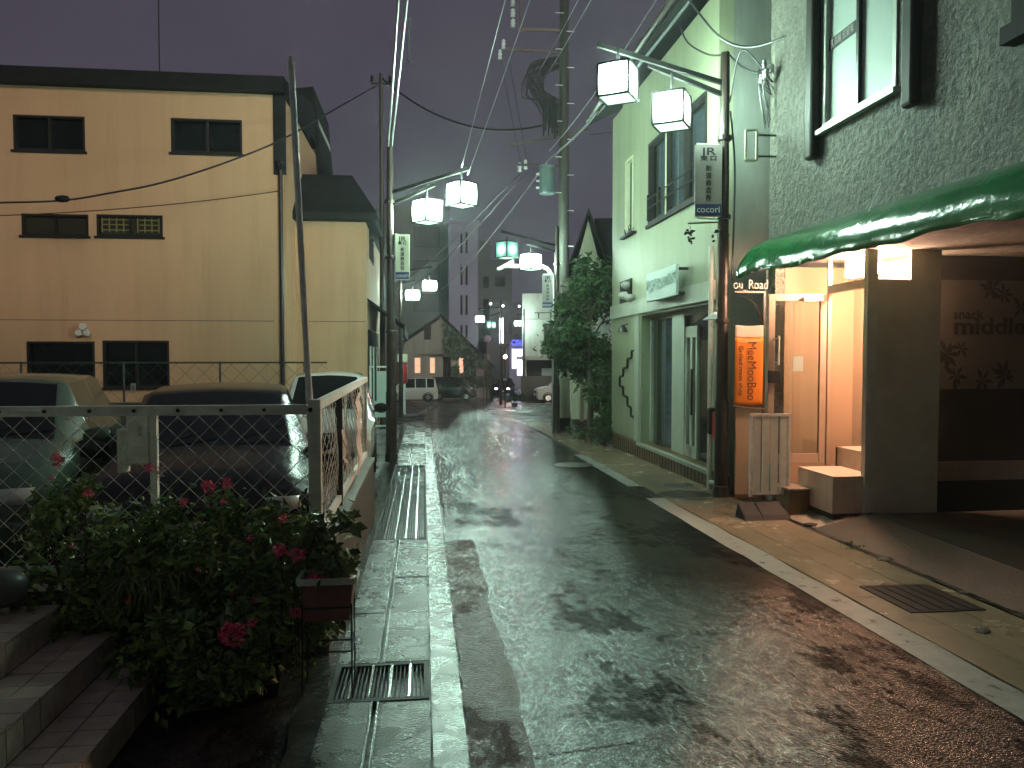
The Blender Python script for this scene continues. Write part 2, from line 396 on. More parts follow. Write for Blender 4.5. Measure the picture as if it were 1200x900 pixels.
def leaves(mb, rnd, centre, rad, n, size, clumps=10, droop=.3, asp=.5, shell=.35):
    """leaf faces gathered into clumps through an ellipsoid"""
    c = Vector(centre); rx, ry, rz = rad; cl = []
    for _ in range(clumps):
        while True:
            p = Vector((rnd.uniform(-1, 1), rnd.uniform(-1, 1), rnd.uniform(-1, 1)))
            if shell < p.length < 1: break
        cl.append((Vector((p.x * rx, p.y * ry, p.z * rz)), rnd.uniform(.22, .42)))
    for i in range(n):
        q, k = cl[rnd.randrange(clumps)]
        p = c + q + Vector((rnd.gauss(0, .5) * rx, rnd.gauss(0, .5) * ry, rnd.gauss(0, .5) * rz)) * k
        s = size * rnd.choice((.55, .8, 1.0, 1.0, 1.25, 1.7)) * rnd.uniform(.85, 1.15)
        d = Vector((rnd.uniform(-1, 1), rnd.uniform(-1, 1), rnd.uniform(-.9, .5) - droop * .4)).normalized()
        w = d.cross(Vector((rnd.uniform(-1, 1), rnd.uniform(-1, 1), rnd.uniform(-1, 1)))).normalized() * s * asp * .5
        nn = d.cross(w).normalized() * s * .12
        mb.add([p, p + d * s * .5 + w - nn, p + d * s, p + d * s * .5 - w - nn], [(0, 1, 2, 3)])
    return mb
# ================================================================ GROUND, ROAD, PAVEMENTS
def slab(mb, x0, x1, y0, y1, h, t=.06):
    a, b = gz(y0) + h, gz(y1) + h
    return mb.hexa([(x0, y0, a - t), (x1, y0, a - t), (x1, y1, b - t), (x0, y1, b - t), (x0, y0, a), (x1, y0, a), (x1, y1, b), (x0, y1, b)])
def sheet(mb, x0, x1, y0, y1, h):
    return mb.quad((x0, y0, gz(y0) + h), (x1, y0, gz(y0) + h), (x1, y1, gz(y1) + h), (x0, y1, gz(y1) + h))
Z0 = Vector((0, 0, 0))
g = MB()
for a, b in ((-30, 20), (20, 62), (62, 400)):
    sheet(g, -160, 160, a, b, -.014)
sheet(g, -160, 160, -60, -30, -.014)
tag(g.build('ground', 'ground'), 'dark wet ground under the street and the parking lot', kind='structure')

ROAD = [(-30, .18, 2.9), (-12, .18, 2.9), (20, .2, 2.9)]
BEND = [((497.5, 493), (600, 492)), ((499, 485), (572, 486.5)), ((507, 478.5), (569, 480)), ((522, 472.5), (573, 474)), ((550, 466.5), (580, 468.5)), ((572, 459.5), (587, 461)), ((582, 453), (594, 454)), ((590, 447), (604, 447))]
def smooth_strip(rows, sub=5):
    A = spline([(r[1], r[0], 0) for r in rows], sub); B = spline([(r[2], r[0], 0) for r in rows], sub)
    return A, B
def flat(p): return Vector((p.x, p.y, 0))
def road_edges(sub=6):
    A = [Vector((r[1], r[0], 0)) for r in ROAD] + [flat(on_g(*q[0])) for q in BEND]
    B = [Vector((r[2], r[0], 0)) for r in ROAD] + [flat(on_g(*q[1])) for q in BEND]
    return spline(A, sub), spline(B, sub)
def strip(mb, A, B, h):
    for i in range(len(A) - 1):
        a, b, c, d = A[i], B[i], B[i + 1], A[i + 1]
        mb.quad(*[(p.x, p.y, gz(p.y) + h) for p in (a, b, c, d)])
RA, RB = road_edges()
g = MB(); strip(g, RA, RB, 0)
tag(g.build('road', 'road'), 'narrow wet asphalt street that bends to the right', kind='structure')
# pale kerb line round the bend (left) and the rounded corner (right)
g = MB()
for i in range(len(RA) - 1):
    if 29 < RA[i].y < 100:
        a, b = RA[i], RA[i + 1]; t = (b - a).normalized(); nn = Vector((-t.y, t.x, 0))
        w = .22
        p = [a, b, b + nn * w, a + nn * w]
        g.hexa([(q.x, q.y, gz(q.y) - .02) for q in p] + [(q.x, q.y, gz(q.y) + .07) for q in p])
tag(g.build('kerb', 'kerb'), 'pale kerb following the bend in front of the parked cars', kind='structure')
g = MB()
for i in range(len(RB) - 1):
    if 20 < RB[i].y < 60:
        a, b = RB[i], RB[i + 1]; t = (b - a).normalized(); nn = Vector((t.y, -t.x, 0)); w = .16
        g.quad(*[(q.x, q.y, gz(q.y) + .004) for q in (a, a + nn * w, b + nn * w, b)])
tag(g.build('gutter_strip', 'kerb'), 'thin pale edge strip along the right of the far road', kind='structure')
# right-hand walkway, flush with the road
g = MB()
ys = [-12, 0, 1.7, 3.4, 5.1, 6.8, 8.5, 10.2, 11.9, 13.6, 15.3, 17, 18.7, 20.4, 22.1, 23.8]
for a, b in zip(ys, ys[1:]):
    for x0, x1 in ((3.012, 3.29), (3.296, 3.58), (3.586, 3.86)):
        slab(g, x0, x1, a + .004, b - .004, .008, .03)
tag(g.build('walkway', 'walkway'), 'brown wet concrete walkway along the right side of the road', kind='structure')
g = MB()
rr = random.Random(3)
def edge_line(mb, x0, x1, y0, y1, h, jit=.012, n=40):
    A, B = [], []
    for i in range(n + 1):
        y = y0 + (y1 - y0) * i / n
        A.append(Vector((x0 + rr.uniform(-jit, jit), y, 0))); B.append(Vector((x1 + rr.uniform(-jit, jit), y, 0)))
    strip(mb, A, B, h)
edge_line(g, 2.76, 3.0, -8, 9.35, .004)
edge_line(g, 2.80, 3.0, 10.3, 14.2, .004)
tag(g.build('road_line', 'paint'), 'worn white edge line along the right of the road', kind='structure')
# reddish re-laid asphalt beside the left kerb
g = MB(); edge_line(g, .185, .46, 2.0, 7.3, .004, .02, 30); edge_line(g, .185, .36, 9.2, 15.0, .004, .02, 30)
tag(g.build('road_patch', 'patch'), 'strip of reddish patched asphalt along the left kerb', kind='structure')
# left pavement: kerb stones, drain cover slabs in two rows, gutter
g = MB()
y = -3.0
while y < 24:
    slab(g, .035, .18, y + .004, y + .996, .034, .12); y += 1.0
tag(g.build('kerb_stones', 'kerb'), 'row of wet concrete kerb stones on the left', kind='structure')
g = MB(); GR = [(3.72, 4.22), (7.25, 12.75), (15.4, 16.4)]
y = -3.0; k = 0
while y < 24:
    y1 = y + .86
    for a, b in GR:
        if y < a < y1: y1 = a
    if any(a - .01 <= y < b for a, b in GR):
        y = [b for a, b in GR if a - .01 <= y < b][0]; continue
    if y1 - y > .05:
        tilt = rr.uniform(-.003, .003)
        slab(g, -.215, .025, y + .005, y1 - .005, .03 + tilt, .1); slab(g, -.47, -.262, y + .005, y1 - .005, .03 - tilt, .1)
        if rr.random() < .4: pass
    y = y1
tag(g.build('drain_slabs', 'slab'), 'wet concrete drain cover slabs along the left pavement', kind='structure')
g = MB()
for a, b in ((-3, 3.72), (4.22, 7.25), (12.75, 24)):
    slab(g, -.258, -.249, a, b, .034, .05); slab(g, -.228, -.219, a, b, .034, .05)
tag(g.build('drain_slot', 'gratebar'), 'steel edged drain slot running between the slabs', kind='structure')
g = MB(); A, B = [], []
for i in range(90):
    y = -3 + i * .3; A.append(Vector((-.60 + rr.uniform(-.03, .03), y, 0))); B.append(Vector((-.475, y, 0)))
strip(g, A, B, .016)
tag(g.build('gutter', 'water'), 'wet glistening gutter between the slabs and the wall', kind='structure')
g = MB(); sheet(g, -1.31, -.60, -3, 4.4, .002)
tag(g.build('porch_floor', 'floor'), 'black wet floor between the tiled steps and the gutter', kind='structure')
# apron in front of the shop entrance and the covered bay
g = MB()
for y0, y1 in ((-6, 7.35),):
    g.quad((3.93, y0, gz(y0) + .01), (4.55, y0, .04), (4.55, y1, .03), (3.93, y1, gz(y1) + .01))
    g.quad((4.55, y0, .04), (14, y0, .05), (14, y1, .05), (4.55, y1, .03))
tag(g.build('apron', 'apron'), 'sloping concrete apron under the dark covered bay', kind='structure')
g = MB(); n = 10
for i in range(n):
    y0 = 7.36 + i * .13; y1 = y0 + .13
    for j in range(6):
        x0 = 3.93 + j * .11
        hh = lambda x, y: gz(y) + .012 + (x - 3.93) * .17 + .012 * math.sin(x * 37 + y * 23)
        g.quad((x0, y0, hh(x0, y0)), (x0 + .11, y0, hh(x0 + .11, y0)), (x0 + .11, y1, hh(x0 + .11, y1)), (x0, y1, hh(x0, y1)))
tag(g.build('stone_path', 'stone_apron'), 'crazed stone ramp leading up to the shop entrance', kind='structure')
# broken seam with grit and weeds between walkway and apron
g = MB(); A, B = [], []
for i in range(80):
    y = -2 + i * .13; A.append(Vector((3.865 + rr.uniform(-.0, .02), y, 0))); B.append(Vector((3.925 + rr.uniform(-.02, .02), y, 0)))
strip(g, A, B, .012)
tag(g.build('seam', 'floor'), 'dark dirty seam between the walkway and the apron', kind='structure')
for i, (px, py, s, lb) in enumerate([(950, 618, .075, 'dark rubble lump on the seam in front of the stone ramp'), (1037, 657, .055, 'pale broken stone lying on the seam by the covered bay'), (1130, 697, .04, 'small pale stone on the seam nearest the drain grate'), (1152, 741, .05, 'flat pale chip of concrete beside the drain grate corner')]):
    p = on_g(px, py); q = MB(); ring = []
    prof = [(s * .9, -.01), (s, s * .25), (s * .75, s * .5), (s * .3, s * .62)]
    q.lathe((0, 0, 0), prof, 9)
    for v in q.v: v.x *= rr.uniform(.8, 1.5); v.y *= rr.uniform(.8, 1.3)
    q.v = [v + p for v in q.v]
    solo(q, 'rubble_stone', 'rubber' if i == 0 else 'concrete', p, lb, 'stone', 'bits of rubble along the seam')
g = MB(); r3 = random.Random(5)
for i in range(26):
    c = on_g(1000 + r3.uniform(-16, 20), 640 + r3.uniform(-4, 5)); c.z += .012
    for k in range(9):
        a = r3.uniform(0, 2 * PI); l = r3.uniform(.02, .05); d = Vector((math.cos(a), math.sin(a), r3.uniform(.5, 1.6))).normalized() * l
        w = Vector((-d.y, d.x, 0)).normalized() * .004
        g.add([c - w, c + w, c + d], [(0, 1, 2)])
g.build('weeds', 'leaf2'); tag(bpy.data.objects['weeds'], 'small green weeds growing in the seam before the apron', 'weeds', kind='stuff')

g = MB(); A, B = [], []
cp = spline([on_g(*q) for q in ((548, 884), (575, 886), (610, 890), (645, 884), (690, 878), (730, 872), (770, 864), (800, 862))], 16)
for i, p in enumerate(cp):
    w_ = (.002 + .009 * rr.random() ** 2) * min(1, (len(cp) - 1 - i) / 12); e_ = rr.uniform(-.014, .014); A.append(Vector((p.x, p.y - w_ + e_, 0))); B.append(Vector((p.x, p.y + w_ + e_, 0)))
strip(g, B, A, .003)
tag(g.build('road_crack', 'rubber'), 'ragged dark crack across the near road surface', kind='structure')
# ---- drain grates and manhole covers
def grate(x0, x1, y0, y1, along, nb, lbl, h=.03, base=None, wide=3):
    c = Vector(((x0 + x1) / 2, (y0 + y1) / 2, gz((y0 + y1) / 2)))
    t = thing('drain_grate', c, lbl, 'drain grate', 'drain grates set in the pavements')
    f = MB()
    slab(f, x0, x1, y0, y0 + .03, h, .06); slab(f, x0, x1, y1 - .03, y1, h, .06); slab(f, x0, x0 + .025, y0 + .03, y1 - .03, h, .06); slab(f, x1 - .025, x1, y0 + .03, y1 - .03, h, .06)
    f.build('frame', 'grate', t)
    b = MB(); m = max(2, int((x1 - x0) / .021))
    if along:
        for i in range(1, m):
            x = x0 + (x1 - x0) * i / m; slab(b, x - .004, x + .004, y0 + .03, y1 - .03, h - .008, .04)
    else:
        m = int((y1 - y0) / .026)
        for i in range(1, m):
            y = y0 + (y1 - y0) * i / m; slab(b, x0 + .025, x1 - .025, y - .0045, y + .0045, h - .006, .04)
    b.build('bars', 'grate', t)
    k = MB()
    for i in range(nb):
        u = (i + 1) / (nb + 1)
        if along:
            x = x0 + (x1 - x0) * u; slab(k, x - .006, x + .006, y0 + .03, y1 - .03, h + .003, .04)
        else:
            x = x0 + (x1 - x0) * u; slab(k, x - .012, x + .012, y0 + .03, y1 - .03, h + .002, .04)
    k.build('bearing_bars', 'gratebar' if along else 'grate', t)
    s_ = MB(); sheet(s_, x0 + .01, x1 - .01, y0 + .01, y1 - .01, .0115 if h < .02 else -.02); s_.build('sump', 'rubber', t)
    return t
grate(-.47, .022, 3.73, 4.21, True, 4, 'short dark steel drain grate in the left slabs near the potted plant')
grate(-.47, .022, 7.26, 12.74, True, 4, 'long strip of steel grating along the left pavement beside the wall')
grate(-.47, .022, 15.41, 16.39, True, 3, 'small far grate in the left slabs past the lamp post')
grate(3.22, 3.76, 4.72, 5.34, False, 5, 'dark barred drain grate in the brown walkway on the right', h=.014)
def manhole(p, r, lbl):
    t = thing('manhole_cover', p, lbl, 'manhole cover', 'manhole covers in the right walkway')
    tilt = lambda mb: [setattr(v, 'z', v.z - .015 * (v.y - p.y)) for v in mb.v] and mb
    tilt(MB().lathe(p, [(r, .002), (r, .018), (r - .035, .019), (r - .036, .012)], 40)).build('rim', 'gratebar', t)
    tilt(MB().lathe(p, [(r - .04, .002), (r - .04, .017), (r * .5, .0185), (.001, .019)], 40)).build('lid', 'manhole', t)
manhole(on_g(804, 581), .37, 'large round iron manhole cover in the walkway beside the lamp post')
p = on_g(795, 569.5)
manhole(p, .2, 'smaller dark manhole cover just beyond the large round one')
p = on_g(672, 545); p.z = gz(p.y)
t = MB().lathe(p, [(.33, .0), (.33, .006), (.3, .007), (.001, .008)], 36)
for v in t.v: v.z -= .015 * (v.y - p.y)
solo(t, 'manhole_cover', 'manhole', p, 'round manhole cover set in the asphalt before the leafy tree', 'manhole cover', 'manhole covers in the road')

# ================================================================ TILED STEPS (near left)
base = Vector((-1.3, 3, gz(3)))
t = thing('tiled_steps', base, 'dim brown tiled entrance steps rising to the left', 'steps')
core, til = MB(), MB()
edges = [(-1.30, .10), (-1.57, .245), (-1.83, .39), (-2.1, .535), (-4, .535)]
Y0, Y1 = .6, 4.09
g0 = -.10
for i in range(4):
    x1, z = edges[i]; x0 = edges[i + 1][0]
    core.box(x0 if i < 3 else -4, x1 - .008, Y0, Y1 - .008, g0 if i == 0 else edges[i - 1][1] - .03, z - .008)
    nrow = 2 if i < 3 else 14
    w = (x1 - x0) / nrow
    for r_ in range(nrow):
        for k in range(27):
            ya = Y1 - k * .13
            if r_ > 4 and k > 6: continue
            til.box(x1 - (r_ + 1) * w + .003, x1 - r_ * w - (.003 if r_ else 0), ya - .127, ya - .003, z - .012, z + rr.uniform(-.0006, .0006))
    zb = edges[i - 1][1] if i else gz(3)
    for k in range(27):
        ya = Y1 - k * .13
        til.box(x1 - .012, x1, ya - .127, ya - .003, zb + .002, z - .015)
    for r_ in range(nrow):
        til.box(x1 - (r_ + 1) * w + .003, x1 - r_ * w - .003, Y1 - .012, Y1, zb + .002, z - .015)
core.build('grout', 'grout', t); til.build('tiles', 'tile', t)
p = Vector((-2.14, 3.72, .535))
p = at(3, 708, 3.7); 
solo(MB().lathe(p, [(.07, 0), (.10, .03), (.115, .09), (.09, .14), (.05, .165), (.001, .17)], 20), 'stone_ornament', 'pot', p, 'dark rounded stone pot standing on the top tiled step', 'ornament', smooth=True)

# ================================================================ FENCES, LOW WALL, PLANTERS
CN = Vector((-.60, 4.52))          # corner post
g = MB()
holes(g, 'x', -.74, -.54, 4.42, 8.45, -.2, .50, [])
w = g.build('low_wall', 'block', None, off=Vector((-.64, 6.4, -.2))); w.location = (-.64, 6.4, -.2)
tag(w, 'low brown block wall beside the pavement under the side fence', 'wall')
k = MB(); 
k.box(-.75, -.53, 4.41, 8.46, .502, .545); k.build('coping', 'concrete', w, off=Vector((-.64, 6.4, -.2)))
g = MB(); g.box(-7.5, -.745, 4.44, 4.60, -.2, .36)
solo(g, 'low_wall', 'block', (-4, 4.52, -.2), 'dark low wall behind the flower bushes under the front fence', 'wall')

def chain(mb, p0, p1, z0, z1, pitch=.062, r=.0016, wav=0):
    """diamond wire netting between p0 and p1 (plan points)"""
    p0, p1 = Vector((p0[0], p0[1], 0)), Vector((p1[0], p1[1], 0)); L = (p1 - p0).length; d = (p1 - p0) / L; H = z1 - z0
    nrm = Vector((-d.y, d.x, 0))
    for fam in (1, -1):
        u = -H
        while u < L + H:
            a, b = (u, u + H) if fam > 0 else (u + H, u)
            t0, t1 = 0.0, 1.0
            lo, hi = min(a, b), max(a, b)
            def tt(q): return (q - a) / (b - a)
            c0, c1 = tt(0), tt(L)
            t0 = max(0, min(c0, c1)); t1 = min(1, max(c0, c1))
            if t1 - t0 > .01:
                n = max(2, int((t1 - t0) * H / .12)); pts = []
                for i in range(n + 1):
                    q = t0 + (t1 - t0) * i / n; U = a + (b - a) * q; Z = z0 + H * q
                    off = r * fam + wav * math.sin(U * 5.1) * math.sin(Z * 6.3 + U * 2)
                    pts.append(p0 + d * U + nrm * off + Vector((0, 0, Z)))
                mb.tube(pts, r, 4, False)
            u += pitch * 2
    return mb
# front fence
f = thing('chain_link_fence', (-4, 4.52, .36), 'grey chain link fence with bolted flat rail behind the flower bushes', 'fence')
r_ = MB(); r_.box(-7.5, -.66, 4.497, 4.503, 1.315, 1.37); r_.box(-7.5, -.66, 4.503, 4.545, 1.364, 1.37); r_.build('top_rail', 'galvpaint', f)
for x in [-.9 - i * .235 for i in range(14)] + [-2.83, -2.9, -2.97]: MB().tube([(x, 4.498, 1.343), (x, 4.489, 1.343)], .011, 8).build('bolt', 'rubber', f)
r_ = MB(); r_.box(-7.5, -.66, 4.497, 4.503, .44, .485); r_.build('bottom_rail', 'galvpaint', f)
for x in (-2.72, -4.72, -6.7): MB().box(x - .025, x + .025, 4.51, 4.56, .36, 1.36).build('post', 'galvpaint', f)
chain(MB(), (-7.5, 4.507), (-.66, 4.507), .47, 1.33, .058, .0019).build('mesh_panel', 'galv', f)
# corner post
g = MB(); g.box(-.655, -.585, 4.48, 4.55, -.1, 1.40)
t = thing('fence_post', (-.62, 4.515, -.1), 'pale green grey square post at the corner of the two fences', 'post')
g.build('post', 'galvpaint', t, bevel=.004)
MB().tube([(-.64, 4.478, 1.343), (-.64, 4.466, 1.343)], .014, 8).build('bolt', 'rubber', t)
# tall leaning pole
a = at(372, 640, 4.45); b = at(341, 73, 4.45)
g = MB(); g.tube([a, a.lerp(b, .33)], .021, 12); g.tube([a.lerp(b, .33), b], .0185, 12); g.tube([b, b + (b - a).normalized() * .03], .012, 8)
solo(g, 'tall_pole', 'galv', a, 'tall thin galvanised pole leaning beside the corner fence post', 'pole', smooth=False)
# side fence
f = thing('chain_link_fence', (-.66, 6.4, .5), 'side chain link fence with pipe rail on the low block wall', 'fence')
MB().bar((-.62, 4.55, 1.36), (-.62, 8.38, 1.40), .05, .05).build('top_rail', 'galv', f)
MB().bar((-.62, 4.55, .60), (-.62, 8.38, .60), .035, .045).build('bottom_rail', 'galv', f)
g = MB(); g.box(-.645, -.595, 5.75, 5.79, .545, 1.38); g.build('post', 'polemetal', f)
g = MB(); g.box(-.645, -.605, 8.34, 8.38, .545, 1.42); g.build('post', 'galvpaint', f)
chain(MB(), (-.635, 4.55), (-.635, 8.36), .61, 1.35, .052, .0022, wav=.035).build('mesh_panel', 'galv', f)
def notice(y0, w, z0, z1, lbl, txt, mat='paper', seed=1):
    q = random.Random(seed); n = 9; vs, fs = [], []
    x = -.588
    for i in range(n + 1):
        z = z1 - (z1 - z0) * i / n; ww = w * (1 if i < n - 2 else .8 - .25 * (i - n + 2)); dy = q.uniform(-.015, .015) + .01 * i
        xo = x + q.uniform(0, .03)
        vs += [(xo, y0 + dy, z), (xo + .012, y0 + dy + ww * .5, z), (xo, y0 + dy + ww, z)]
    for i in range(n):
        for k in range(2): fs.append((i * 3 + k, i * 3 + k + 1, i * 3 + k + 4, i * 3 + k + 3))
    m = MB().add(vs, fs); t = thing('paper_notice', (x, y0, z0), lbl, 'notice', 'paper notices tied to the side fence')
    o = m.build('sheet', mat, t); sd = o.modifiers.new('s', 'SOLIDIFY'); sd.thickness = .002
    if txt: text(txt, 'lettering', 'ink', t, (x + .05, y0 + w * .52, (z0 + z1) / 2 + .08), (0, 1, 0), (0, 0, 1), .075, .001, line=.95)
notice(6.72, .42, .60, 1.33, 'long torn pinkish paper notice with dark writing on the side fence', '月\n極\n駐\n車\n場', seed=2)
notice(5.60, .11, .80, 1.12, 'narrow yellowish strip of paper tied beside the fence post', None, seed=4)

# meter box on its post behind the fence
p = at(165, 600, 4.72); p.z = 0
t = thing('meter_box', p, 'grey electric meter box on a steel post behind the front fence', 'meter box')
def rel(mb, dx): return mb
MB().box(p.x + .06, p.x + .10, p.y, p.y + .04, -.1, 1.31).build('post', 'galv', t)
MB().box(p.x - .07, p.x + .055, p.y - .03, p.y + .09, .98, 1.29).build('box', 'galvpaint', t, bevel=.012)
MB().box(p.x - .135, p.x - .08, p.y + .0, p.y + .07, .93, 1.2).build('side_box', 'galvpaint', t, bevel=.006)
MB().box(p.x + .0, p.x + .025, p.y - .034, p.y - .03, 1.16, 1.22).build('meter_window', 'paint', t)

# ---- flower bushes
def bush(px, D, r, h, n, seed, lbl, fl, cat='bush', leaf='leaf', size=.055, pale=0, zc=None, name='flowering_bush'):
    q = random.Random(seed); p = at(px, 500, D); p.z = gz(p.y)
    t = thing(name, p, lbl, cat, 'flowering bushes along the front fence' if fl else None)
    m = MB()
    leaves(m, q, (p.x, p.y, p.z + h * .58), (r * 1.12, r * .66, h * .46), int(n * 1.7), size * .92, 26, .3)
    m.build('foliage', leaf, t)
    s_ = MB()
    for i in range(12):
        a = q.uniform(0, 2 * PI); e = Vector((p.x + math.cos(a) * r * .7, p.y + math.sin(a) * r * .4, p.z + h * q.uniform(.55, .95)))
        s_.tube(spline([(p.x + math.cos(a) * .08, p.y + math.sin(a) * .05, p.z + .1), (p.x + math.cos(a) * r * .3, p.y + math.sin(a) * r * .2, p.z + h * .4), e], 3), .004, 5)
    s_.build('stems', 'bark', t)
    for i, (fx, fy, fs) in enumerate(fl):
        c = at(fx, fy, D - r * .55 - .02); m = MB(); q2 = random.Random(seed * 31 + i)
        fs *= 1.25
        for k in range(int(18 + fs * 1500)):
            d = Vector((q2.gauss(0, 1), q2.gauss(0, 1), q2.gauss(0, .8))).normalized(); o = c + d * fs * q2.uniform(.2, 1)
            u = d.cross(Vector((q2.uniform(-1, 1), q2.uniform(-1, 1), q2.uniform(-1, 1)))).normalized(); v = d.cross(u); l = fs * .55
            m.add([o, o + u * l * .6 + d * l * .4, o + d * l * .9 + v * l * .2, o - u * l * .5 + v * l * .5 + d * l * .4], [(0, 1, 2, 3)])
        m.build('blossom', 'petal2' if i < pale else 'petal', t)
    return t
bush(95, 4.15, .34, .98, 1500, 21, 'dark leafy bush with a few red blossoms at the left end of the row', [(67, 538, .024), (104, 578, .017), (85, 640, .012), (60, 560, .010)])
bush(175, 4.12, .30, .92, 1500, 22, 'bush with pinkish blossoms right under the meter box', [(188, 553, .019), (175, 548, .018), (100, 578, .012), (128, 737, .012), (122, 700, .008)], pale=1)
bush(262, 4.12, .32, .96, 1900, 23, 'dense green bush with bright red blossoms in the middle of the row', [(245, 571, .026), (265, 567, .022), (262, 588, .013), (215, 588, .016), (300, 620, .010), (272, 695, .012)])
bush(330, 3.95, .25, .92, 1500, 24, 'bush with big pink geranium heads beside the corner post', [(328, 645, .026), (349, 650, .028), (332, 608, .016), (293, 631, .013), (298, 703, .014), (366, 683, .034), (347, 718, .022)])
bush(240, 3.62, .30, .50, 1100, 25, 'low trailing plant with one large pink bloom over the black floor', [(272, 743, .040), (295, 730, .016), (150, 705, .008), (232, 668, .008)])
bush(95, 3.95, .36, .55, 1000, 26, 'low dark plant with tiny pale blooms next to the steps', [(150, 660, .006), (118, 728, .006), (170, 690, .005), (186, 668, .005), (205, 700, .005)], pale=5)
q = random.Random(8); p = at(172, 700, 3.95); p.z = gz(p.y); m = MB()
for i in range(260):
    a = q.uniform(0, 2 * PI); l = q.uniform(.14, .27); b0 = Vector((p.x + q.gauss(0, .07), p.y + q.gauss(0, .05), p.z + .42)); d = Vector((math.cos(a), math.sin(a), 0)); w = Vector((-d.y, d.x, 0)) * .004
    c1 = b0 + d * l * .3 + Vector((0, 0, l * .75)); c2 = b0 + d * l * .75 + Vector((0, 0, l * .55)); c3 = b0 + d * l + Vector((0, 0, l * .1))
    m.add([b0 - w, b0 + w, c1 + w, c1 - w, c2 + w * .8, c2 - w * .8, c3], [(0, 1, 2, 3), (3, 2, 4, 5), (5, 4, 6)])
t = thing('grassy_plant', p, 'arching grass-like green plant among the flower bushes', 'plant'); m.build('blades', 'leaf2', t)
MB().lathe(p, [(.10, 0), (.13, .36), (.14, .38), (.12, .38), (.11, .36)], 20).build('pot', 'rubber', t)
for i, (px, D, w, lb) in enumerate([(262, 3.85, .62, 'long black planter trough under the red flowered bushes'), (120, 4.0, .5, 'black planter trough under the left bushes')]):
    p = at(px, 700, D); p.z = gz(p.y); t = MB()
    t.hexa([(p.x - w * .45, p.y - .09, p.z), (p.x + w * .45, p.y - .09, p.z), (p.x + w * .45, p.y + .09, p.z), (p.x - w * .45, p.y + .09, p.z),
            (p.x - w * .5, p.y - .12, p.z + .24), (p.x + w * .5, p.y - .12, p.z + .24), (p.x + w * .5, p.y + .12, p.z + .24), (p.x - w * .5, p.y + .12, p.z + .24)])
    solo(t, 'planter_trough', 'rubber', p, lb, 'planter', bevel=.01)
# potted green plant on a wire stand
p = at(390, 690, 3.85); p.z = gz(p.y)
st = thing('plant_stand', p, 'thin black wire stand holding the pinkish planter by the kerb', 'stand')
m = MB()
for dx, dy in ((-.14, -.08), (.10, -.08), (-.14, .08), (.10, .08)):
    m.tube([(p.x + dx, p.y + dy, p.z), (p.x + dx, p.y + dy, .42)], .005, 6)
for z in (.18, .40):
    m.tube([(p.x - .14, p.y - .08, z), (p.x + .10, p.y - .08, z), (p.x + .10, p.y + .08, z), (p.x - .14, p.y + .08, z), (p.x - .14, p.y - .08, z)], .005, 6)
m.build('wire_frame', 'rubber', st)
t = thing('potted_plant', (p.x, p.y, .33), 'leafy green plant in a pinkish rectangular planter on the wire stand', 'plant')
m = MB(); x0, x1, y0, y1 = p.x - .15, p.x + .11, p.y - .085, p.y + .085
m.hexa([(x0 + .02, y0 + .01, .33), (x1 - .02, y0 + .01, .33), (x1 - .02, y1 - .01, .33), (x0 + .02, y1 - .01, .33), (x0, y0, .53), (x1, y0, .53), (x1, y1, .53), (x0, y1, .53)])
m.build('planter', 'terracotta', t, bevel=.006)
m = MB(); m.bar((x0 - .01, y0 - .008, .535), (x1 + .01, y0 - .008, .535), .02, .03); m.bar((x0 - .01, y1 + .008, .535), (x1 + .01, y1 + .008, .535), .02, .03); m.bar((x0 - .008, y0, .536), (x0 - .008, y1, .536), .02, .03); m.bar((x1 + .008, y0, .536), (x1 + .008, y1, .536), .02, .03)
m.build('rim', 'white_metal', t)
m = MB(); leaves(m, random.Random(77), (p.x - .01, p.y, .70), (.14, .10, .17), 520, .05, 10, .2, .6, .1); m.build('foliage', 'leaf2', t)
def gp(px, py, D):
    p = at(px, py, D); p.z = gz(p.y); return p
def on_y(px, py, y):
    d, b = ray(px, py); return Vector((0, 0, EYE)) + d * (y / d.y)
# ================================================================ STREET LAMPS
def lantern_proto(parent, c, s, rz, mat, top):
    """frosted cube lantern: five glowing panels, a metal frame, a hanging rod"""
    h = s / 2
    o = MB(); k = h - .004
    o.quad((-k, -k, -k), (k, -k, -k), (k, -k, k), (-k, -k, k)); o.quad((k, -k, -k), (k, k, -k), (k, k, k), (k, -k, k))
    o.quad((k, k, -k), (-k, k, -k), (-k, k, k), (k, k, k)); o.quad((-k, k, -k), (-k, -k, -k), (-k, -k, k), (-k, k, k)); o.quad((-k, -k, k), (k, -k, k), (k, k, k), (-k, k, k))
    l = o.build('lantern', mat, parent, off=LOCAL); l.location = c - parent.location; l.rotation_euler.z = rz
    b = MB(); b.quad((-k, -k, -k - .001), (-k, k, -k - .001), (k, k, -k - .001), (k, -k, -k - .001)); b.build('bottom_panel', 'lampbottom', l, off=LOCAL)
    f = MB(); w = .021
    for x in (-h, h):
        for y in (-h, h): f.box(x - w / 2, x + w / 2, y - w / 2, y + w / 2, -h, h)
    for z in (-h, h):
        for y in (-h, h): f.box(-h + w / 2, h - w / 2, y - w / 2, y + w / 2, z - w / 2, z + w / 2)
        for x in (-h, h): f.box(x - w / 2, x + w / 2, -h + w / 2, h - w / 2, z - w / 2, z + w / 2)
    f.build('lantern_frame', 'armmetal', l, off=LOCAL)
    r = MB(); r.tube([(0, 0, h), (0, 0, max(h + .05, top))], .018, 8); r.build('hanging_rod', 'blackmetal', l, off=LOCAL)
    return l
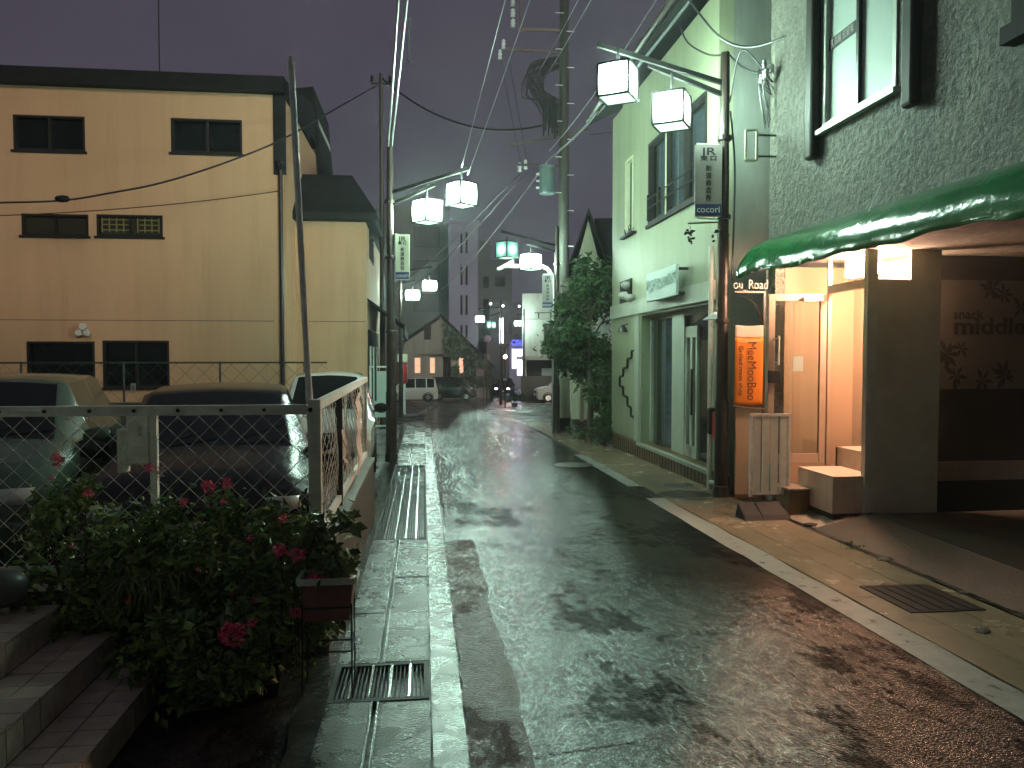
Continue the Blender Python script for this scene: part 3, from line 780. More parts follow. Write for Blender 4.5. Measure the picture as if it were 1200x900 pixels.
def street_lamp(base, htop, lbl, lanterns, arms, r0=.075, r1=.055, s=.38):
    t = thing('street_lamp', base, lbl, 'street lamp', 'street lamps with cube lanterns')
    b = Vector(base)
    p = MB(); p.tube([b, b + Vector((0, 0, 1.2)), b + Vector((0, 0, 1.25)), (b.x, b.y, htop)], [r0 * 1.15, r0 * 1.15, r0, r1], 14)
    p.lathe((b.x, b.y, 0), [(r0 * 1.25, gz(b.y)), (r0 * 1.4, gz(b.y) + .02), (r0 * 1.3, gz(b.y) + .14), (r0, gz(b.y) + .16)], 14)
    p.build('pole', 'polemetal', t)
    for q in (2.1, 3.3, htop - .4):
        pass
    for q in (htop * .38, htop * .62, htop * .80): MB().lathe((b.x, b.y, q), [(r0 * 1.12, 0), (r0 * 1.2, .01), (r0 * 1.2, .05), (r0 * 1.12, .06)], 14).build('clamp_band', 'polemetal', t)
    for a, c in arms:
        m = MB(); m.bar(a, c, .042, .058); m.build('arm', 'armmetal', t)
    for c, rz, mat, top in lanterns: lantern_proto(t, c, s, rz, mat, top)
    return t
rzR, rzL = math.radians(57.9), math.radians(38.4)
# right, near
b = on_g(855, 578); b = Vector((3.74, 9.32, gz(9.32)))
def onarm(a, c, px):  # nearest point of the arm to an image column
    best = min((abs(px - 600 - FPX * ((q.x * cY - q.y * sY) / (q.x * sY + q.y * cY))), i) for i, q in [(i, a.lerp(c, i / 100)) for i in range(101)])
    return a.lerp(c, best[1] / 100)
def lamp_at(px, py, D, a, c):
    p = at(px, py, D); return p
D_R = (b.x * sY + b.y * cY)
zU, zL = at(853, 98, D_R).z, at(853, 112, D_R).z
a1, c1 = Vector((b.x, b.y, zU)), at(700, 52, D_R - .35)
a2, c2 = Vector((b.x, b.y, zL)), at(760, 76, D_R - .15)
l1, l2 = at(724, 97, D_R - .33), at(787, 130, D_R - .15)
lampR = street_lamp(b, at(853, 62, D_R).z, 'near street lamp with two glowing cube lanterns by the orange banner', [(l1, rzR, 'lamp', c1.z - l1.z - .06), (l2, rzR, 'lamp', at(787, 86, D_R - .15).z - l2.z)], [(a1, c1), (a2, c2)])
# left, near
b = on_g(459, 541); D_L = b.x * sY + b.y * cY
a1, c1 = Vector((b.x, b.y, at(459, 226, D_L).z)), at(551, 197, D_L - .5)
a2, c2 = Vector((b.x, b.y, at(459, 240, D_L).z)), at(510, 216, D_L - .25)
l1, l2 = at(541, 228, D_L - .45), at(500.5, 248, D_L - .2)
lampL = street_lamp(b, at(457, 165, D_L).z, 'black street lamp on the left pavement beside the orange building with two cube lanterns', [(l1, rzL, 'lamp', c1.z - l1.z - .03), (l2, rzL, 'lamp', at(500, 219, D_L).z - l2.z)], [(a1, c1), (a2, c2)], r0=.085, s=.37)
# middle right, beside the utility pole
b = on_g(652, 508); D_M = b.x * sY + b.y * cY
a1, c1 = Vector((b.x, b.y, at(652, 288, D_M).z)), at(587, 271, D_M - .4)
a2, c2 = Vector((b.x, b.y, at(652, 295, D_M).z)), at(616, 285, D_M - .2)
l1, l2 = at(594, 293, D_M - .4), at(622, 307, D_M - .2)
lampM = street_lamp(b, at(652, 265, D_M).z, 'street lamp beside the utility pole with one dim green and one bright cube lantern', [(l1, rzL, 'lampdim', .32), (l2, rzL, 'lampfar', .38)], [(a1, c1), (a2, c2)])
# far left
b = on_g(470, 489); D_ = b.x * sY + b.y * cY
a1, c1 = Vector((b.x, b.y, at(470, 318, D_).z)), at(506, 313, D_ - .3)
a2, c2 = Vector((b.x, b.y, at(470, 332, D_).z)), at(487, 329, D_ - .2)
street_lamp(b, at(470, 310, D_).z, 'far left street lamp with two small bright lanterns in front of the ivy house', [(at(503.5, 335, D_ - .3), rzL, 'lampfar', .45), (at(483.5, 346, D_ - .2), rzL, 'lampfar', .4)], [(a1, c1), (a2, c2)])
# farther ones round the bend
b = gp(587, 470, 44); D_ = b.x * sY + b.y * cY
px0 = 600 + FPX * ((b.x * cY - b.y * sY) / D_)
a1, c1 = Vector((b.x, b.y, at(px0, 360, D_).z)), at(560, 362, D_)
a2, c2 = Vector((b.x, b.y, at(px0, 366, D_).z)), at(574, 370, D_)
street_lamp(b, at(px0, 352, D_).z, 'distant street lamp round the bend with one lit and one dim lantern', [(at(562.5, 374, D_), rzL, 'lampfar', .4), (at(576, 381, D_), rzL, 'lampdim', .35)], [(a1, c1), (a2, c2)])
b = gp(614, 460, 55); D_ = b.x * sY + b.y * cY
px0 = 600 + FPX * ((b.x * cY - b.y * sY) / D_)
street_lamp(b, at(px0, 362, D_).z, 'farthest street lamp with a single bright lantern beside the white building', [(at(607, 379, D_), rzL, 'lampfar', .5)], [(Vector((b.x, b.y, at(px0, 368, D_).z)), at(605, 369, D_))])

# ---- hanging signs on the poles
def pole_sign(c0, c1, D, lbl, face, ptop):
    a, b = at(*c0, D), at(*c1, D)  # top-left, bottom-right
    r = Vector((cY, -sY, 0)); f = Vector((-sY, -cY, 0))
    r = Vector((.9945, -.105, 0)); f = Vector((-.105, -.9945, 0))
    w = (b - a).dot(r); h = a.z - b.z; base = Vector((a.x, a.y, b.z)) + r * w / 2
    t = thing('hanging_sign', base, lbl, 'sign', 'shopping street signs on the lamp posts')
    def P(u, v, d): return base + r * u + Vector((0, 0, v)) + f * d
    def bx(mb, u0, u1, v0, v1, d0, d1):
        return mb.hexa([P(u0, v0, d0), P(u1, v0, d0), P(u1, v0, d1), P(u0, v0, d1), P(u0, v1, d0), P(u1, v1, d0), P(u1, v1, d1), P(u0, v1, d1)])
    bx(MB(), -w / 2, w / 2, 0, h, -.025, .025).build('board', face, t, fixn=True)
    bx(MB(), -w / 2 + .004, w / 2 - .004, .012, h * .17, .0255, .028).build('blue_band', 'signblue', t, fixn=True)
    up = (0, 0, 1)
    text('JR', 'lettering', 'ink', t, P(.0, h * .90, .0265), r, up, h * .145, bold=.0015, width=w * .58)
    text('東 口', 'lettering', 'ink', t, P(.0, h * .805, .0265), r, up, h * .075, bold=.002, width=w * .6)
    text('新\n道\n商\n店\n街', 'lettering', 'ink', t, P(.0, h * .46, .0265), r, up, h * .088, bold=.001, line=1.16)
    text('cocori', 'lettering', 'white_metal', t, P(.0, h * .095, .0285), r, up, h * .13, bold=.001, width=w * .86)
    m = MB()
    for v in (h + .015, -.02): m.tube([P(-w / 2 + .02, v, 0), Vector((ptop.x, ptop.y, base.z + v))], .011, 6)
    for v in (h + .015, -.02):
        for u in (-w * .3, w * .3): m.tube([P(u, v, 0), P(u, .0 if v < 0 else h, 0)], .008, 6)
    m.build('bracket', 'galvpaint', t)
    return t
pole_sign((814.5, 170), (845, 254), D_R - .05, 'grey shopping street sign on the near right lamp post beside the green building', 'signwhite', lampR.location)
pole_sign((463.5, 275), (480, 328), D_L - .05, 'pale green lit shopping street sign on the left lamp post', 'signgreen', lampL.location)
pole_sign((635.5, 322), (648, 361), D_M - .05, 'dim shopping street sign on the middle lamp post before the white building', 'signwhite', lampM.location)
# little rod with two wrought ornaments under the right sign
a, b2 = at(806, 262, D_R), Vector((lampR.location.x, lampR.location.y, at(853, 260, D_R).z))
solo(MB().tube([a, b2], .011, 6), 'ornament_rod', 'polemetal', a, 'thin rod with two hanging ornaments under the near right sign', 'rod')
for px, lb in ((809, 'dark dangling leaf ornament at the left end of the rod'), (842, 'dark dangling leaf ornament next to the near right lamp post')):
    c = at(px, 265, D_R); m = MB(); q = random.Random(px); m.tube([c, c - Vector((0, 0, .03))], .004, 5)
    for k in range(26):
        p = c + Vector((q.gauss(0, .025), q.gauss(0, .02), -.03 - q.uniform(0, .17))); d = Vector((q.uniform(-1, 1), q.uniform(-1, 1), q.uniform(-1, .4))).normalized() * .05; w = d.cross(Vector((.3, .8, .2))).normalized() * .016
        m.add([p, p + d * .5 + w, p + d, p + d * .5 - w], [(0, 1, 2, 3)])
    solo(m, 'hanging_ornament', 'rubber', c, lb, 'ornament', 'ornaments hanging under the sign')

# ================================================================ CARS
def car(loc, heading, lbl, paint, L=4.1, W=1.68, H=1.48, hood_h=.98, hood_len=1.05, ws=.75, rear=.55, belt=.95, wheel=.30, nb=1, group='parked cars', sn=.25, wipe=True, plate=True, name='parked_car', cat='car', lamps='lens'):
    """car with its nose towards local -Y; heading turns it about Z"""
    t = thing(name, loc, lbl, cat, group, heading)
    y0, y1, w = -L / 2, L / 2, W / 2; zb = .20
    rs = y0 + hood_len + ws; re = y1 - rear
    S = [  # y, zbottom, zshoulder, ztop, w_bottom, w_shoulder, w_top
        (y0, zb + .1, hood_h - .32, hood_h - .28, w - .20, w - .16, w - .24),
        (y0 + .06, zb + .02, hood_h - .24, hood_h - .15, w - .10, w - .07, w - .17),
        (y0 + .30, zb, hood_h - .14, hood_h - .03, w - .05, w - .02, w - .15),
        (y0 + hood_len, zb, belt - .03, hood_h + .05, w - .04, w, w - .11),
        (rs, zb, belt, H - .055, w - .04, w, w - .21), (rs + .07, zb, belt, H - .03, w - .04, w, w - .205)]
    mid = (rs + .07 + re - .07) / 2
    cuts = [mid] if nb == 1 else [rs + .07 + (re - rs - .14) * .38, rs + .07 + (re - rs - .14) * .74]
    gl = [(2, 'tri')]
    side = {4 - 1: True}
    flags = [0, 0, 0, 'ws', 0]
    for c in cuts:
        S += [(c - .03, zb, belt, H, w - .04, w, w - .20), (c + .03, zb, belt, H, w - .04, w, w - .20)]; flags += ['side', 0]
    S += [(re - .07, zb, belt, H - .015, w - .04, w, w - .205), (re, zb, belt, H - .05, w - .04, w, w - .215)]; flags += ['side', 0]
    S += [(y1 - .07, zb, belt - .02, belt + .05, w - .06, w - .02, w - .14)]; flags += ['rw']
    S += [(y1, zb + .08, belt - .22, belt - .16, w - .12, w - .1, w - .2)]; flags += [0]
    rings = []
    for (y, b_, zs, zt, wb, wsh, wt) in S:
        half = [(-wb, b_), (-wsh - .012, (b_ + zs) * .5), (-wsh, zs), (-wt, zt - .03), (-wt + .07, zt), (-wt * .45, zt + .022)]
        rings.append([(x, y, z) for x, z in half] + [(0, y, zt + .03)] + [(-x, y, z) for x, z in half[::-1]])
    n = 13
    groups = {'body': MB(), 'windscreen': MB(), 'side_window': MB(), 'side_window_': MB(), 'rear_window': MB()}
    for i in range(len(S) - 1):
        for k in range(n - 1):
            q = [rings[i][k], rings[i][k + 1], rings[i + 1][k + 1], rings[i + 1][k]]; g_ = 'body'
            if flags[i] == 'ws' and 4 <= k <= 7: g_ = 'windscreen'
            elif flags[i] == 'rw' and 4 <= k <= 7: g_ = 'rear_window'
            elif flags[i] in ('side',) and k in (2, 9): g_ = 'side_window' if k == 2 else 'side_window_'
            groups[g_].quad(*q)
    groups['body'].add(rings[0], [tuple(range(n))]); groups['body'].add(rings[-1], [tuple(range(n))[::-1]])
    groups['body'].add([rings[0][0], rings[0][-1]] + [r[0] for r in rings[1:-1]] + [r[-1] for r in rings[1:-1]], [])
    for k_, m in groups.items():
        if not m.f: continue
        o = m.build(k_.rstrip('_'), paint if k_ == 'body' else 'darkglass', t, off=LOCAL, smooth=True)
        b = bmesh.new(); b.from_mesh(o.data); bmesh.ops.remove_doubles(b, verts=b.verts, dist=.0008); bmesh.ops.recalc_face_normals(b, faces=b.faces)
        for e in b.edges:
            if len(e.link_faces) == 2 and e.calc_face_angle(0) > math.radians(42): e.smooth = False
        b.to_mesh(o.data); b.free()
    for sx in (-1, 1):
        for yy in (y0 + .72, y1 - .70):
            m = MB(); x0 = sx * (w - .17); x1 = sx * (w + .012)
            prof = [(wheel * .62, 0), (wheel * .97, 0), (wheel, .03), (wheel, .15), (wheel * .97, .18), (wheel * .62, .18)]
            N_ = 22; vs, fs = [], []
            for r_, d in prof:
                for q in range(N_): vs.append((x0 + sx * d, yy + r_ * math.cos(2 * PI * q / N_), wheel + r_ * math.sin(2 * PI * q / N_)))
            for i in range(len(prof) - 1):
                for q in range(N_): fs.append((i * N_ + q, i * N_ + (q + 1) % N_, (i + 1) * N_ + (q + 1) % N_, (i + 1) * N_ + q))
            wl = MB().add(vs, fs).build('wheel', 'rubber', t, off=LOCAL)
            m = MB(); xc = x0 + sx * .165
            N2 = 20; vs = [(xc, yy, wheel)] + [(xc, yy + wheel * .64 * math.cos(2 * PI * q / N2), wheel + wheel * .64 * math.sin(2 * PI * q / N2)) for q in range(N2)]
            m.add(vs, [(0, 1 + q, 1 + (q + 1) % N2) for q in range(N2) if q % 4 != 0]); m.build('rim', 'chrome', wl, off=LOCAL)
            a = MB(); a.tube([(sx * (w - .012), yy + (wheel + .045) * math.cos(q * PI / 12), wheel + (wheel + .045) * math.sin(q * PI / 12)) for q in range(-1, 14)], .035, 6); a.build('wheel_arch', 'rubber', t, off=LOCAL)
        m = MB(); m.lathe((0, 0, 0), [(.02, -.09), (.09, -.06), (.105, 0), (.09, .06), (.02, .09)], 14)
        m.v = [Vector((v.x * 1.15 + sx * (w + .10), v.y * .6 + y0 + hood_len + .32, v.z * .9 + belt + .06)) for v in m.v]
        m.bar((sx * (w - .04), y0 + hood_len + .34, belt), (sx * (w + .06), y0 + hood_len + .32, belt + .03), .04)
        m.build('mirror', 'rubber' if paint == 'carwhite' else paint, t, off=LOCAL, smooth=True)
        m = MB(); m.lathe((0, 0, 0), [(.02, -.05), (.12, -.045), (.14, 0), (.12, .045), (.02, .05)], 16)
        m.v = [Vector((v.x * 1.25 + sx * (w - .27), v.y * .75 + y0 + .10, v.z * 1.7 + hood_h - .27)) for v in m.v]
        m.build('headlight', lamps, t, off=LOCAL, smooth=True)
        m = MB(); m.box(sx * (w - .13) - .06, sx * (w - .13) + .06, y1 - .08, y1 + .01, belt - .35, belt - .12); m.build('tail_light', 'red', t, off=LOCAL, bevel=.01)
    m = MB(); m.box(-w + .42, w - .42, y0 - .012, y0 + .08, hood_h - .40, hood_h - .24); m.box(-w + .3, w - .3, y0 - .006, y0 + .08, .28, .40)
    m.build('grille', 'rubber', t, off=LOCAL, bevel=.01)
    m = MB(); m.box(-w + .16, w - .16, y0 - .035, y0 + .1, .40, hood_h - .42); m.build('bumper', paint, t, off=LOCAL, bevel=.03)
    if plate:
        MB().box(-.165, .165, y0 - .045, y0 - .036, .43, .43 + .16).build('number_plate', 'plate', t, off=LOCAL)
    if wipe:
        m = MB()
        for x in (-.35, .2): m.tube([(x, y0 + hood_len + .02, hood_h + .10), (x + .42, y0 + hood_len + .16, hood_h + .24)], .008, 5)
        m.build('wiper', 'rubber', t, off=LOCAL)
    for sx in (-1, 1):
        m = MB(); m.bar((sx * (w + .012), mid + .12, belt - .12), (sx * (w + .012), mid + .28, belt - .12), .02, .025); m.build('door_handle', paint, t, off=LOCAL)
    return t
car(gp(-8, 500, 7.1), math.radians(14), 'pale silver car at the left edge behind the front fence', 'carpale', L=4.2, W=1.72, H=1.56, hood_h=1.02, belt=1.0)
car(gp(256, 500, 7.5), math.radians(10), 'black car with wet glossy bonnet parked behind the front fence', 'carblack', L=4.3, W=1.70, H=1.45, hood_h=.92, hood_len=1.15, ws=.85, rear=.7, belt=.9)
car(gp(387, 500, 13.0), math.radians(4), 'white boxy car with dark windscreen parked behind the side fence', 'carwhite', L=3.4, W=1.48, H=1.56, hood_h=.95, hood_len=.6, ws=.5, rear=.2, belt=.95, nb=1)
car(gp(483, 470, 52.5), math.radians(-84), 'small white van parked side-on before the ivy house', 'carwhite', L=3.4, W=1.48, H=1.62, hood_h=.98, hood_len=.5, ws=.5, rear=.18, belt=.98, nb=2)
car(gp(531, 466, 57.0), math.radians(86), 'black van parked beside the ivy covered house', 'carblack', L=3.4, W=1.5, H=1.72, hood_h=1.02, hood_len=.55, ws=.45, rear=.15, belt=1.02, nb=2)
car(gp(657, 470, 50), math.radians(-87), 'small white car parked under the white building behind the utility pole', 'carwhite', L=3.4, W=1.48, H=1.56, hood_h=1.0, hood_len=.7, ws=.55, rear=.2, belt=1.0, nb=2)

# ================================================================ ORANGE BUILDING AND ANNEX
YB = 18.28; XR = -3.16
base = Vector((-9, YB, gz(YB)))
t = thing('ochre_building', base, 'large ochre rendered building with dark roof band behind the parking lot', 'building')
W_ = {}
def rect(p0, p1, y=YB):
    a, b = on_y(*p0, y), on_y(*p1, y); return (a.x, b.x, b.z, a.z)
wins = [(rect((15, 134), (100, 178)), 1), (rect((200, 138), (284, 181)), 1), (rect((25, 250), (104, 277)), 1), (rect((113, 251), (191, 278)), 1), (rect((31, 400), (112, 455)), 0), (rect((120, 399), (199, 454)), 1), (rect((-120, 132), (-60, 177)), 1)]
top = on_y(0, 99, YB).z; top2 = on_y(0, 80, YB).z
wl = MB(); holes(wl, 'y', YB, YB + .25, -16, XR, -.5, top, [w[0] for w in wins])
wl.box(XR - .25, XR, YB + .25, 28, -.5, top)
wl.build('wall', 'ochre', t)
for i, ((a, b_, c, d), mu) in enumerate(wins):
    window(t, 'y', YB, .16, a, b_, c, d, sill='frame', proud=.004, pane='darkglass2' if i in (2, 3) else 'darkglass', mull=mu, fw=.05, rails=1 if i == 4 else 0)
# pale things leaning behind the stair windows
a, b_, c, d = wins[3][0]; m = MB(); q = random.Random(9)
for k in range(9):
    u = a + .1 + (b_ - a - .2) * (k / 8.0); 
    if k == 4: continue
    m.box(u - .012, u + .012, YB + .045, YB + .055, c + .10, d - .06)
for z in (.14, .26, .37):
    m.box(a + .1, a + .72, YB + .046, YB + .054, c + z, c + z + .022); m.box(a + .9, b_ - .1, YB + .046, YB + .054, c + z, c + z + .022)
m.build('window_grille', pmat('pale_grille', (.30, .26, .11), .6), t)
r_ = MB(); r_.box(-16.2, XR + .06, YB - .22, YB + 4, top + .003, top2); r_.box(XR - .22, XR + .06, YB - .03, YB - .003, on_y(330, 205, YB).z, top); r_.build('roof_band', 'darkroof', t)
r_ = MB(); r_.prism([(YB - .2, top2), (YB + 9.7, top2), (YB + 4.8, top2 + 1.0)], 'x', -16.2, XR); r_.build('roof', 'darkroof', t)
m = MB(); zt = on_y(334, 200, YB).z; m.tube([(XR - .06, YB - .06, -.3), (XR - .06, YB - .06, zt)], .045, 10)
m.lathe((XR - .06, YB - .06, zt), [(.05, 0), (.11, .12), (.11, .18)], 10); m.build('downpipe', 'blackmetal', t)
m = MB(); c = on_y(101, 388, YB)
for dx, dz, r_ in ((-.09, -.04, .075), (.1, -.05, .075), (0, .10, .085)):
    m.lathe((0, 0, 0), [(.02, 0), (r_ * .8, .03), (r_, .12), (r_ * .9, .14)], 14)
    n_ = 4 * 14
    for v in m.v[-n_:]:
        v.xyz = (v.x + c.x + dx, YB - .06 - v.z, v.y + c.z + dz)
m.box(c.x - .05, c.x + .05, YB - .07, YB, c.z - .1, c.z + .12)
m.build('floodlight', 'galv', t)
# thin joint lines in the render
m = MB(); z = on_y(200, 376, YB).z; m.box(-9.6, XR - .25, YB - .004, YB + .002, z, z + .012); z = on_y(200, 225, YB).z
m.build('joint_line', 'frame', t)
# aerial
c = on_y(187, 80, YB); c.y = YB + 1.5
m = MB(); c = at(187, 82, 19.2); c.z = top2 - .05; m.tube([c, c + Vector((0, 0, 2.6))], .014, 6)
for a in range(3):
    q_ = 2 * PI * a / 3; m.tube([c + Vector((.16 * math.cos(q_), .16 * math.sin(q_), 0)), c + Vector((0, 0, .5))], .012, 6)
solo(m, 'roof_aerial', 'blackmetal', c, 'thin aerial mast on a tripod standing on the ochre building roof', 'aerial')
# dark rear part of the building with a pale gable behind
t2 = thing('rear_house', (-5.2, 24, gz(24)), 'dark roofed house with a pale gable end between ochre building and annex', 'house')
p1, p2, p3, p4 = at(338, 250, 24), at(378, 212, 24.3), at(376, 150, 24.3), at(366, 110, 24.3)
y = 24.2
a = on_y(362, 232, y); b_ = on_y(379, 232, y); ap = on_y(371, 128, y)
m = MB(); m.prism([(a.x, -.3), (b_.x + .02, -.3), (b_.x + .02, a.z), (on_y(373, 140, y).x, on_y(373, 140, y).z), (a.x, on_y(363, 155, y).z)], 'y', y, y + 3); m.build('gable_wall', 'white', t2)
m = MB(); A, B, C, D_ = on_y(330, 112, y), on_y(368, 108, y), on_y(380, 236, y), on_y(376, 236, y)
m.prism([(D_.x, D_.z), (C.x + .04, C.z), (B.x + .05, B.z), (A.x, A.z), (on_y(352, 232, y).x, A.z - 2.6), (on_y(364, 150, y).x, on_y(364, 150, y).z - .3), (on_y(369, 140, y).x, on_y(369, 140, y).z)], 'y', y - .5, y + 3.2); m.build('roof', 'darkroof', t2, fixn=True)
# annex
YA = 19.75; XA = -1.42; XL = XR - .2
t = thing('ochre_annex', (-2.4, YA, gz(YA)), 'lower ochre annex with dark hipped roof next to the left lamp post', 'building')
zE = on_y(400, 260, YA).z
sw = [(20.9, 22.6, on_x(441, 318, XA).z, on_x(441, 271, XA).z)]
wl = MB(); wl.box(XL, XA, YA, YA + .2, -.5, zE); holes(wl, 'x', XA - .2, XA, YA + .2, 26.5, -.5, zE, sw); wl.build('wall', 'ochre2', t)
window(t, 'x', XA, .1, *sw[0], frame='frame', pane='darkglass', sgn=-1, mull=1, rails=1)
m = MB(); h = on_y(390, 208, YA + 1.6).z - zE
m.add([(XL - .1, YA - .35, zE), (XA + .3, YA - .35, zE), (XA + .3, 27, zE), (XL - .1, 27, zE), (XL - .1, YA - .35, zE + .18), (XA + .3, YA - .35, zE + .18), (XA + .3, 27, zE + .18), (XL - .1, 27, zE + .18), (XL - .1, YA + 1.3, zE + h), (XA - .45, YA + 1.3, zE + h), (XA - .45, 27, zE + h), (XL - .1, 27, zE + h)],
      [(0, 3, 2, 1), (0, 1, 5, 4), (1, 2, 6, 5), (4, 5, 9, 8), (5, 6, 10, 9), (8, 9, 10, 11)])
m.build('roof', 'darkroof', t, fixn=True)
m = MB(); z0 = on_y(420, 386, YA).z
m.box(XL + .3, XA - .01, YA - .004, YA + .002, on_y(380, 377, YA).z, on_y(380, 377, YA).z + .012); m.build('joint_line', 'frame', t)
m = MB(); za = on_x(433, 352, XA).z
m.hexa([(XA + .004, YA + .3, za - .06), (XA + .95, YA + .3, za - .75), (XA + .95, 25, za - .75), (XA + .004, 25, za - .06), (XA + .004, YA + .3, za), (XA + .95, YA + .3, za - .68), (XA + .95, 25, za - .68), (XA + .004, 25, za)])
m.box(XA + .90, XA + .95, YA + .3, 25, za - 1.0, za - .752); m.build('awning', 'darkroof', t)
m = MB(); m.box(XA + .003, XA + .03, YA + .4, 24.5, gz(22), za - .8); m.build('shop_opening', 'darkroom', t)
for y in (20.4, 21.6, 23.0): MB().box(XA + .032, XA + .07, y, y + .06, gz(22), 1.9).build('door_post', 'galvpaint', t)
# fence on a low wall in front of the ochre building
y = 14.4
t = thing('wire_fence', (-6, y, .8), 'thin green wire fence on the dark low wall before the ochre building', 'fence')
zt, zb_ = on_y(200, 425, y).z, on_y(200, 470, y).z
m = MB(); m.tube([(-14, y, zt), (-1.75, y, zt)], .018, 6); m.build('top_rail', 'greenwire', t)
for px in (25, 145, 258, 357, 440):
    c = on_y(px, 440, y); MB().tube([(c.x, y, zb_ - .02), (c.x, y, zt + .02)], .02, 6).build('post', 'greenwire', t)
chain(MB(), (-14, y + .02), (-1.75, y + .02), zb_, zt - .02, .16, .0028).build('mesh_panel', 'greenwire', t)
m = MB(); m.box(-14.5, -1.7, y - .1, y + .1, -.5, zb_ - .02); solo(m, 'low_wall', 'rubber' if 0 else 'concrete', (-8, y, -.25), 'dark concrete retaining wall under the wire fence at the back of the lot', 'wall')
a, b_ = on_y(154, 449, y), on_y(160, 461, y); 
t = thing('small_sign', (a.x, y - .03, b_.z), 'tiny white numbered plate hung on the wire fence', 'sign')
MB().box(a.x, b_.x, y - .045, y - .03, b_.z, a.z).build('board', 'paint', t); text('8', 'lettering', 'ink', t, ((a.x + b_.x) / 2, y - .046, (a.z + b_.z) / 2), (1, 0, 0), (0, 0, 1), .12)
# things by the left lamp post: post box sign, cabinet frames
c = gp(474, 478, 31.0)
t = thing('shop_sign', c, 'red lit lantern-shaped sign with mint cap on a thin grey post', 'sign')
MB().box(c.x - .05, c.x + .05, c.y - .05, c.y + .05, c.z, 1.0).build('post', 'galvpaint', t)
a, b_ = at(466.5, 425, 31), at(477, 450, 31); MB().lathe(((a.x + b_.x) / 2, a.y, b_.z), [(.12, 0), (.19, .05), (.2, .45), (.19, .82), (.12, .86)], 14).build('red_body', 'red', t, smooth=True)
MB().box(a.x - .02, b_.x + .02, a.y - .2, a.y + .2, at(470, 424, 31).z, at(470, 415, 31).z).build('cap', 'signgreen', t)
c = gp(446, 540, 17.5); m = MB()
for dx in (-.22, .22):
    m.box(c.x + dx - .02, c.x + dx + .02, c.y - .02, c.y + .02, c.z, 1.42)
m.box(c.x - .22, c.x + .22, c.y - .02, c.y + .02, 1.38, 1.42); m.box(c.x - .2, c.x + .2, c.y - .01, c.y + .01, c.z + .3, c.z + .34)
t = thing('notice_stand', c, 'grey framed stand with pale panel behind the left lamp post', 'stand'); m.build('frame', 'galvpaint', t); MB().box(c.x - .15, c.x + .15, c.y - .012, c.y + .012, .25, 1.3).build('panel', 'frost', t)
# ================================================================ ROUGH STUCCO BUILDING WITH THE SHOP (near right)
NF = 4.02
def stucco_mat():
    m, nt, N, L, b = nodes('rough_stucco')
    tc = N.new('ShaderNodeTexCoord')
    v = N.new('ShaderNodeTexNoise'); v.inputs['Scale'].default_value = 15; v.inputs['Detail'].default_value = 6; v.inputs['Roughness'].default_value = .68; v.inputs['Distortion'].default_value = .15
    L.new(tc.outputs['Object'], v.inputs['Vector'])
    r = N.new('ShaderNodeValToRGB'); r.color_ramp.elements[0].position = .38; r.color_ramp.elements[1].position = .66
    r.color_ramp.elements[0].color = (.14, .138, .112, 1); r.color_ramp.elements[1].color = (.25, .245, .20, 1)
    n2 = N.new('ShaderNodeTexNoise'); n2.inputs['Scale'].default_value = 1.3; n2.inputs['Detail'].default_value = 4; L.new(tc.outputs['Object'], n2.inputs['Vector'])
    mx = N.new('ShaderNodeMix'); mx.data_type = 'RGBA'; mx.blend_type = 'MULTIPLY'; mx.inputs[0].default_value = .6
    L.new(v.outputs['Fac'], r.inputs['Fac']); L.new(r.outputs['Color'], mx.inputs['A'])
    r2 = N.new('ShaderNodeValToRGB'); r2.color_ramp.elements[0].position = .3; r2.color_ramp.elements[1].position = .65; r2.color_ramp.elements[0].color = (.5, .5, .5, 1)
    L.new(n2.outputs['Fac'], r2.inputs['Fac']); L.new(r2.outputs['Color'], mx.inputs['B']); L.new(mx.outputs['Result'], b.inputs['Base Color'])
    rg = N.new('ShaderNodeValToRGB'); rg.color_ramp.elements[0].position = .34; rg.color_ramp.elements[1].position = .72
    L.new(v.outputs['Fac'], rg.inputs['Fac'])
    bp = N.new('ShaderNodeBump'); bp.inputs['Strength'].default_value = .85; bp.inputs['Distance'].default_value = .045
    L.new(rg.outputs['Color'], bp.inputs['Height']); L.new(bp.outputs['Normal'], b.inputs['Normal'])
    b.inputs['Roughness'].default_value = .62
    return m
M['stucco'] = stucco_mat()
M['vinyl'] = pmat('wet_green_vinyl', (.009, .15, .042), .17, .12, 2, .3, 12, bdist=.02, coat=0, spec=.38)
t = thing('stucco_building', (5.5, 5.5, gz(5.5)), 'rough grey stucco building with green awning and a lit shop entrance', 'building')
wa, wb = on_x(965, 152, NF), on_x(1051, 104, NF)
wy0, wy1, wz0 = wb.y, wa.y, wa.z
wz1 = wz0 + 1.75
YE = on_x(902, 200, NF).y
w = MB(); holes(w, 'x', NF, NF + .25, 1.6, YE, 2.75, 9.0, [(wy0, wy1, wz0, wz1)])
w.box(NF + .25, 11, YE - .2, YE, 2.75, 9.0); w.box(NF + .25, 11, 1.6, YE - .2, 2.75, 2.95); w.box(NF + .25, 11, 1.6, 1.8, 2.95, 9); w.box(NF + .25, 11, 1.8, YE - .2, 8.8, 9)
w.box(NF, NF + .12, YE - .18, YE, gz(8), 2.748)
w.build('wall', 'stucco', t)
wn = window(t, 'x', NF, .05, wy0, wy1, wz0, wz1, frame='white_metal', pane='frost', fw=.05, mull=0)
m = MB(); ym = wy0 + (wy1 - wy0) * .5; m.box(NF - .01, NF + .028, ym - .022, ym + .022, wz0 + .05, wz1 - .05); m.build('mullion', 'blackmetal', wn)
m = MB(); m.box(NF - .07, NF + .03, wy0 - .05, wy1 + .05, wz0 - .05, wz0 - .003); m.build('sill', 'white_metal', wn)
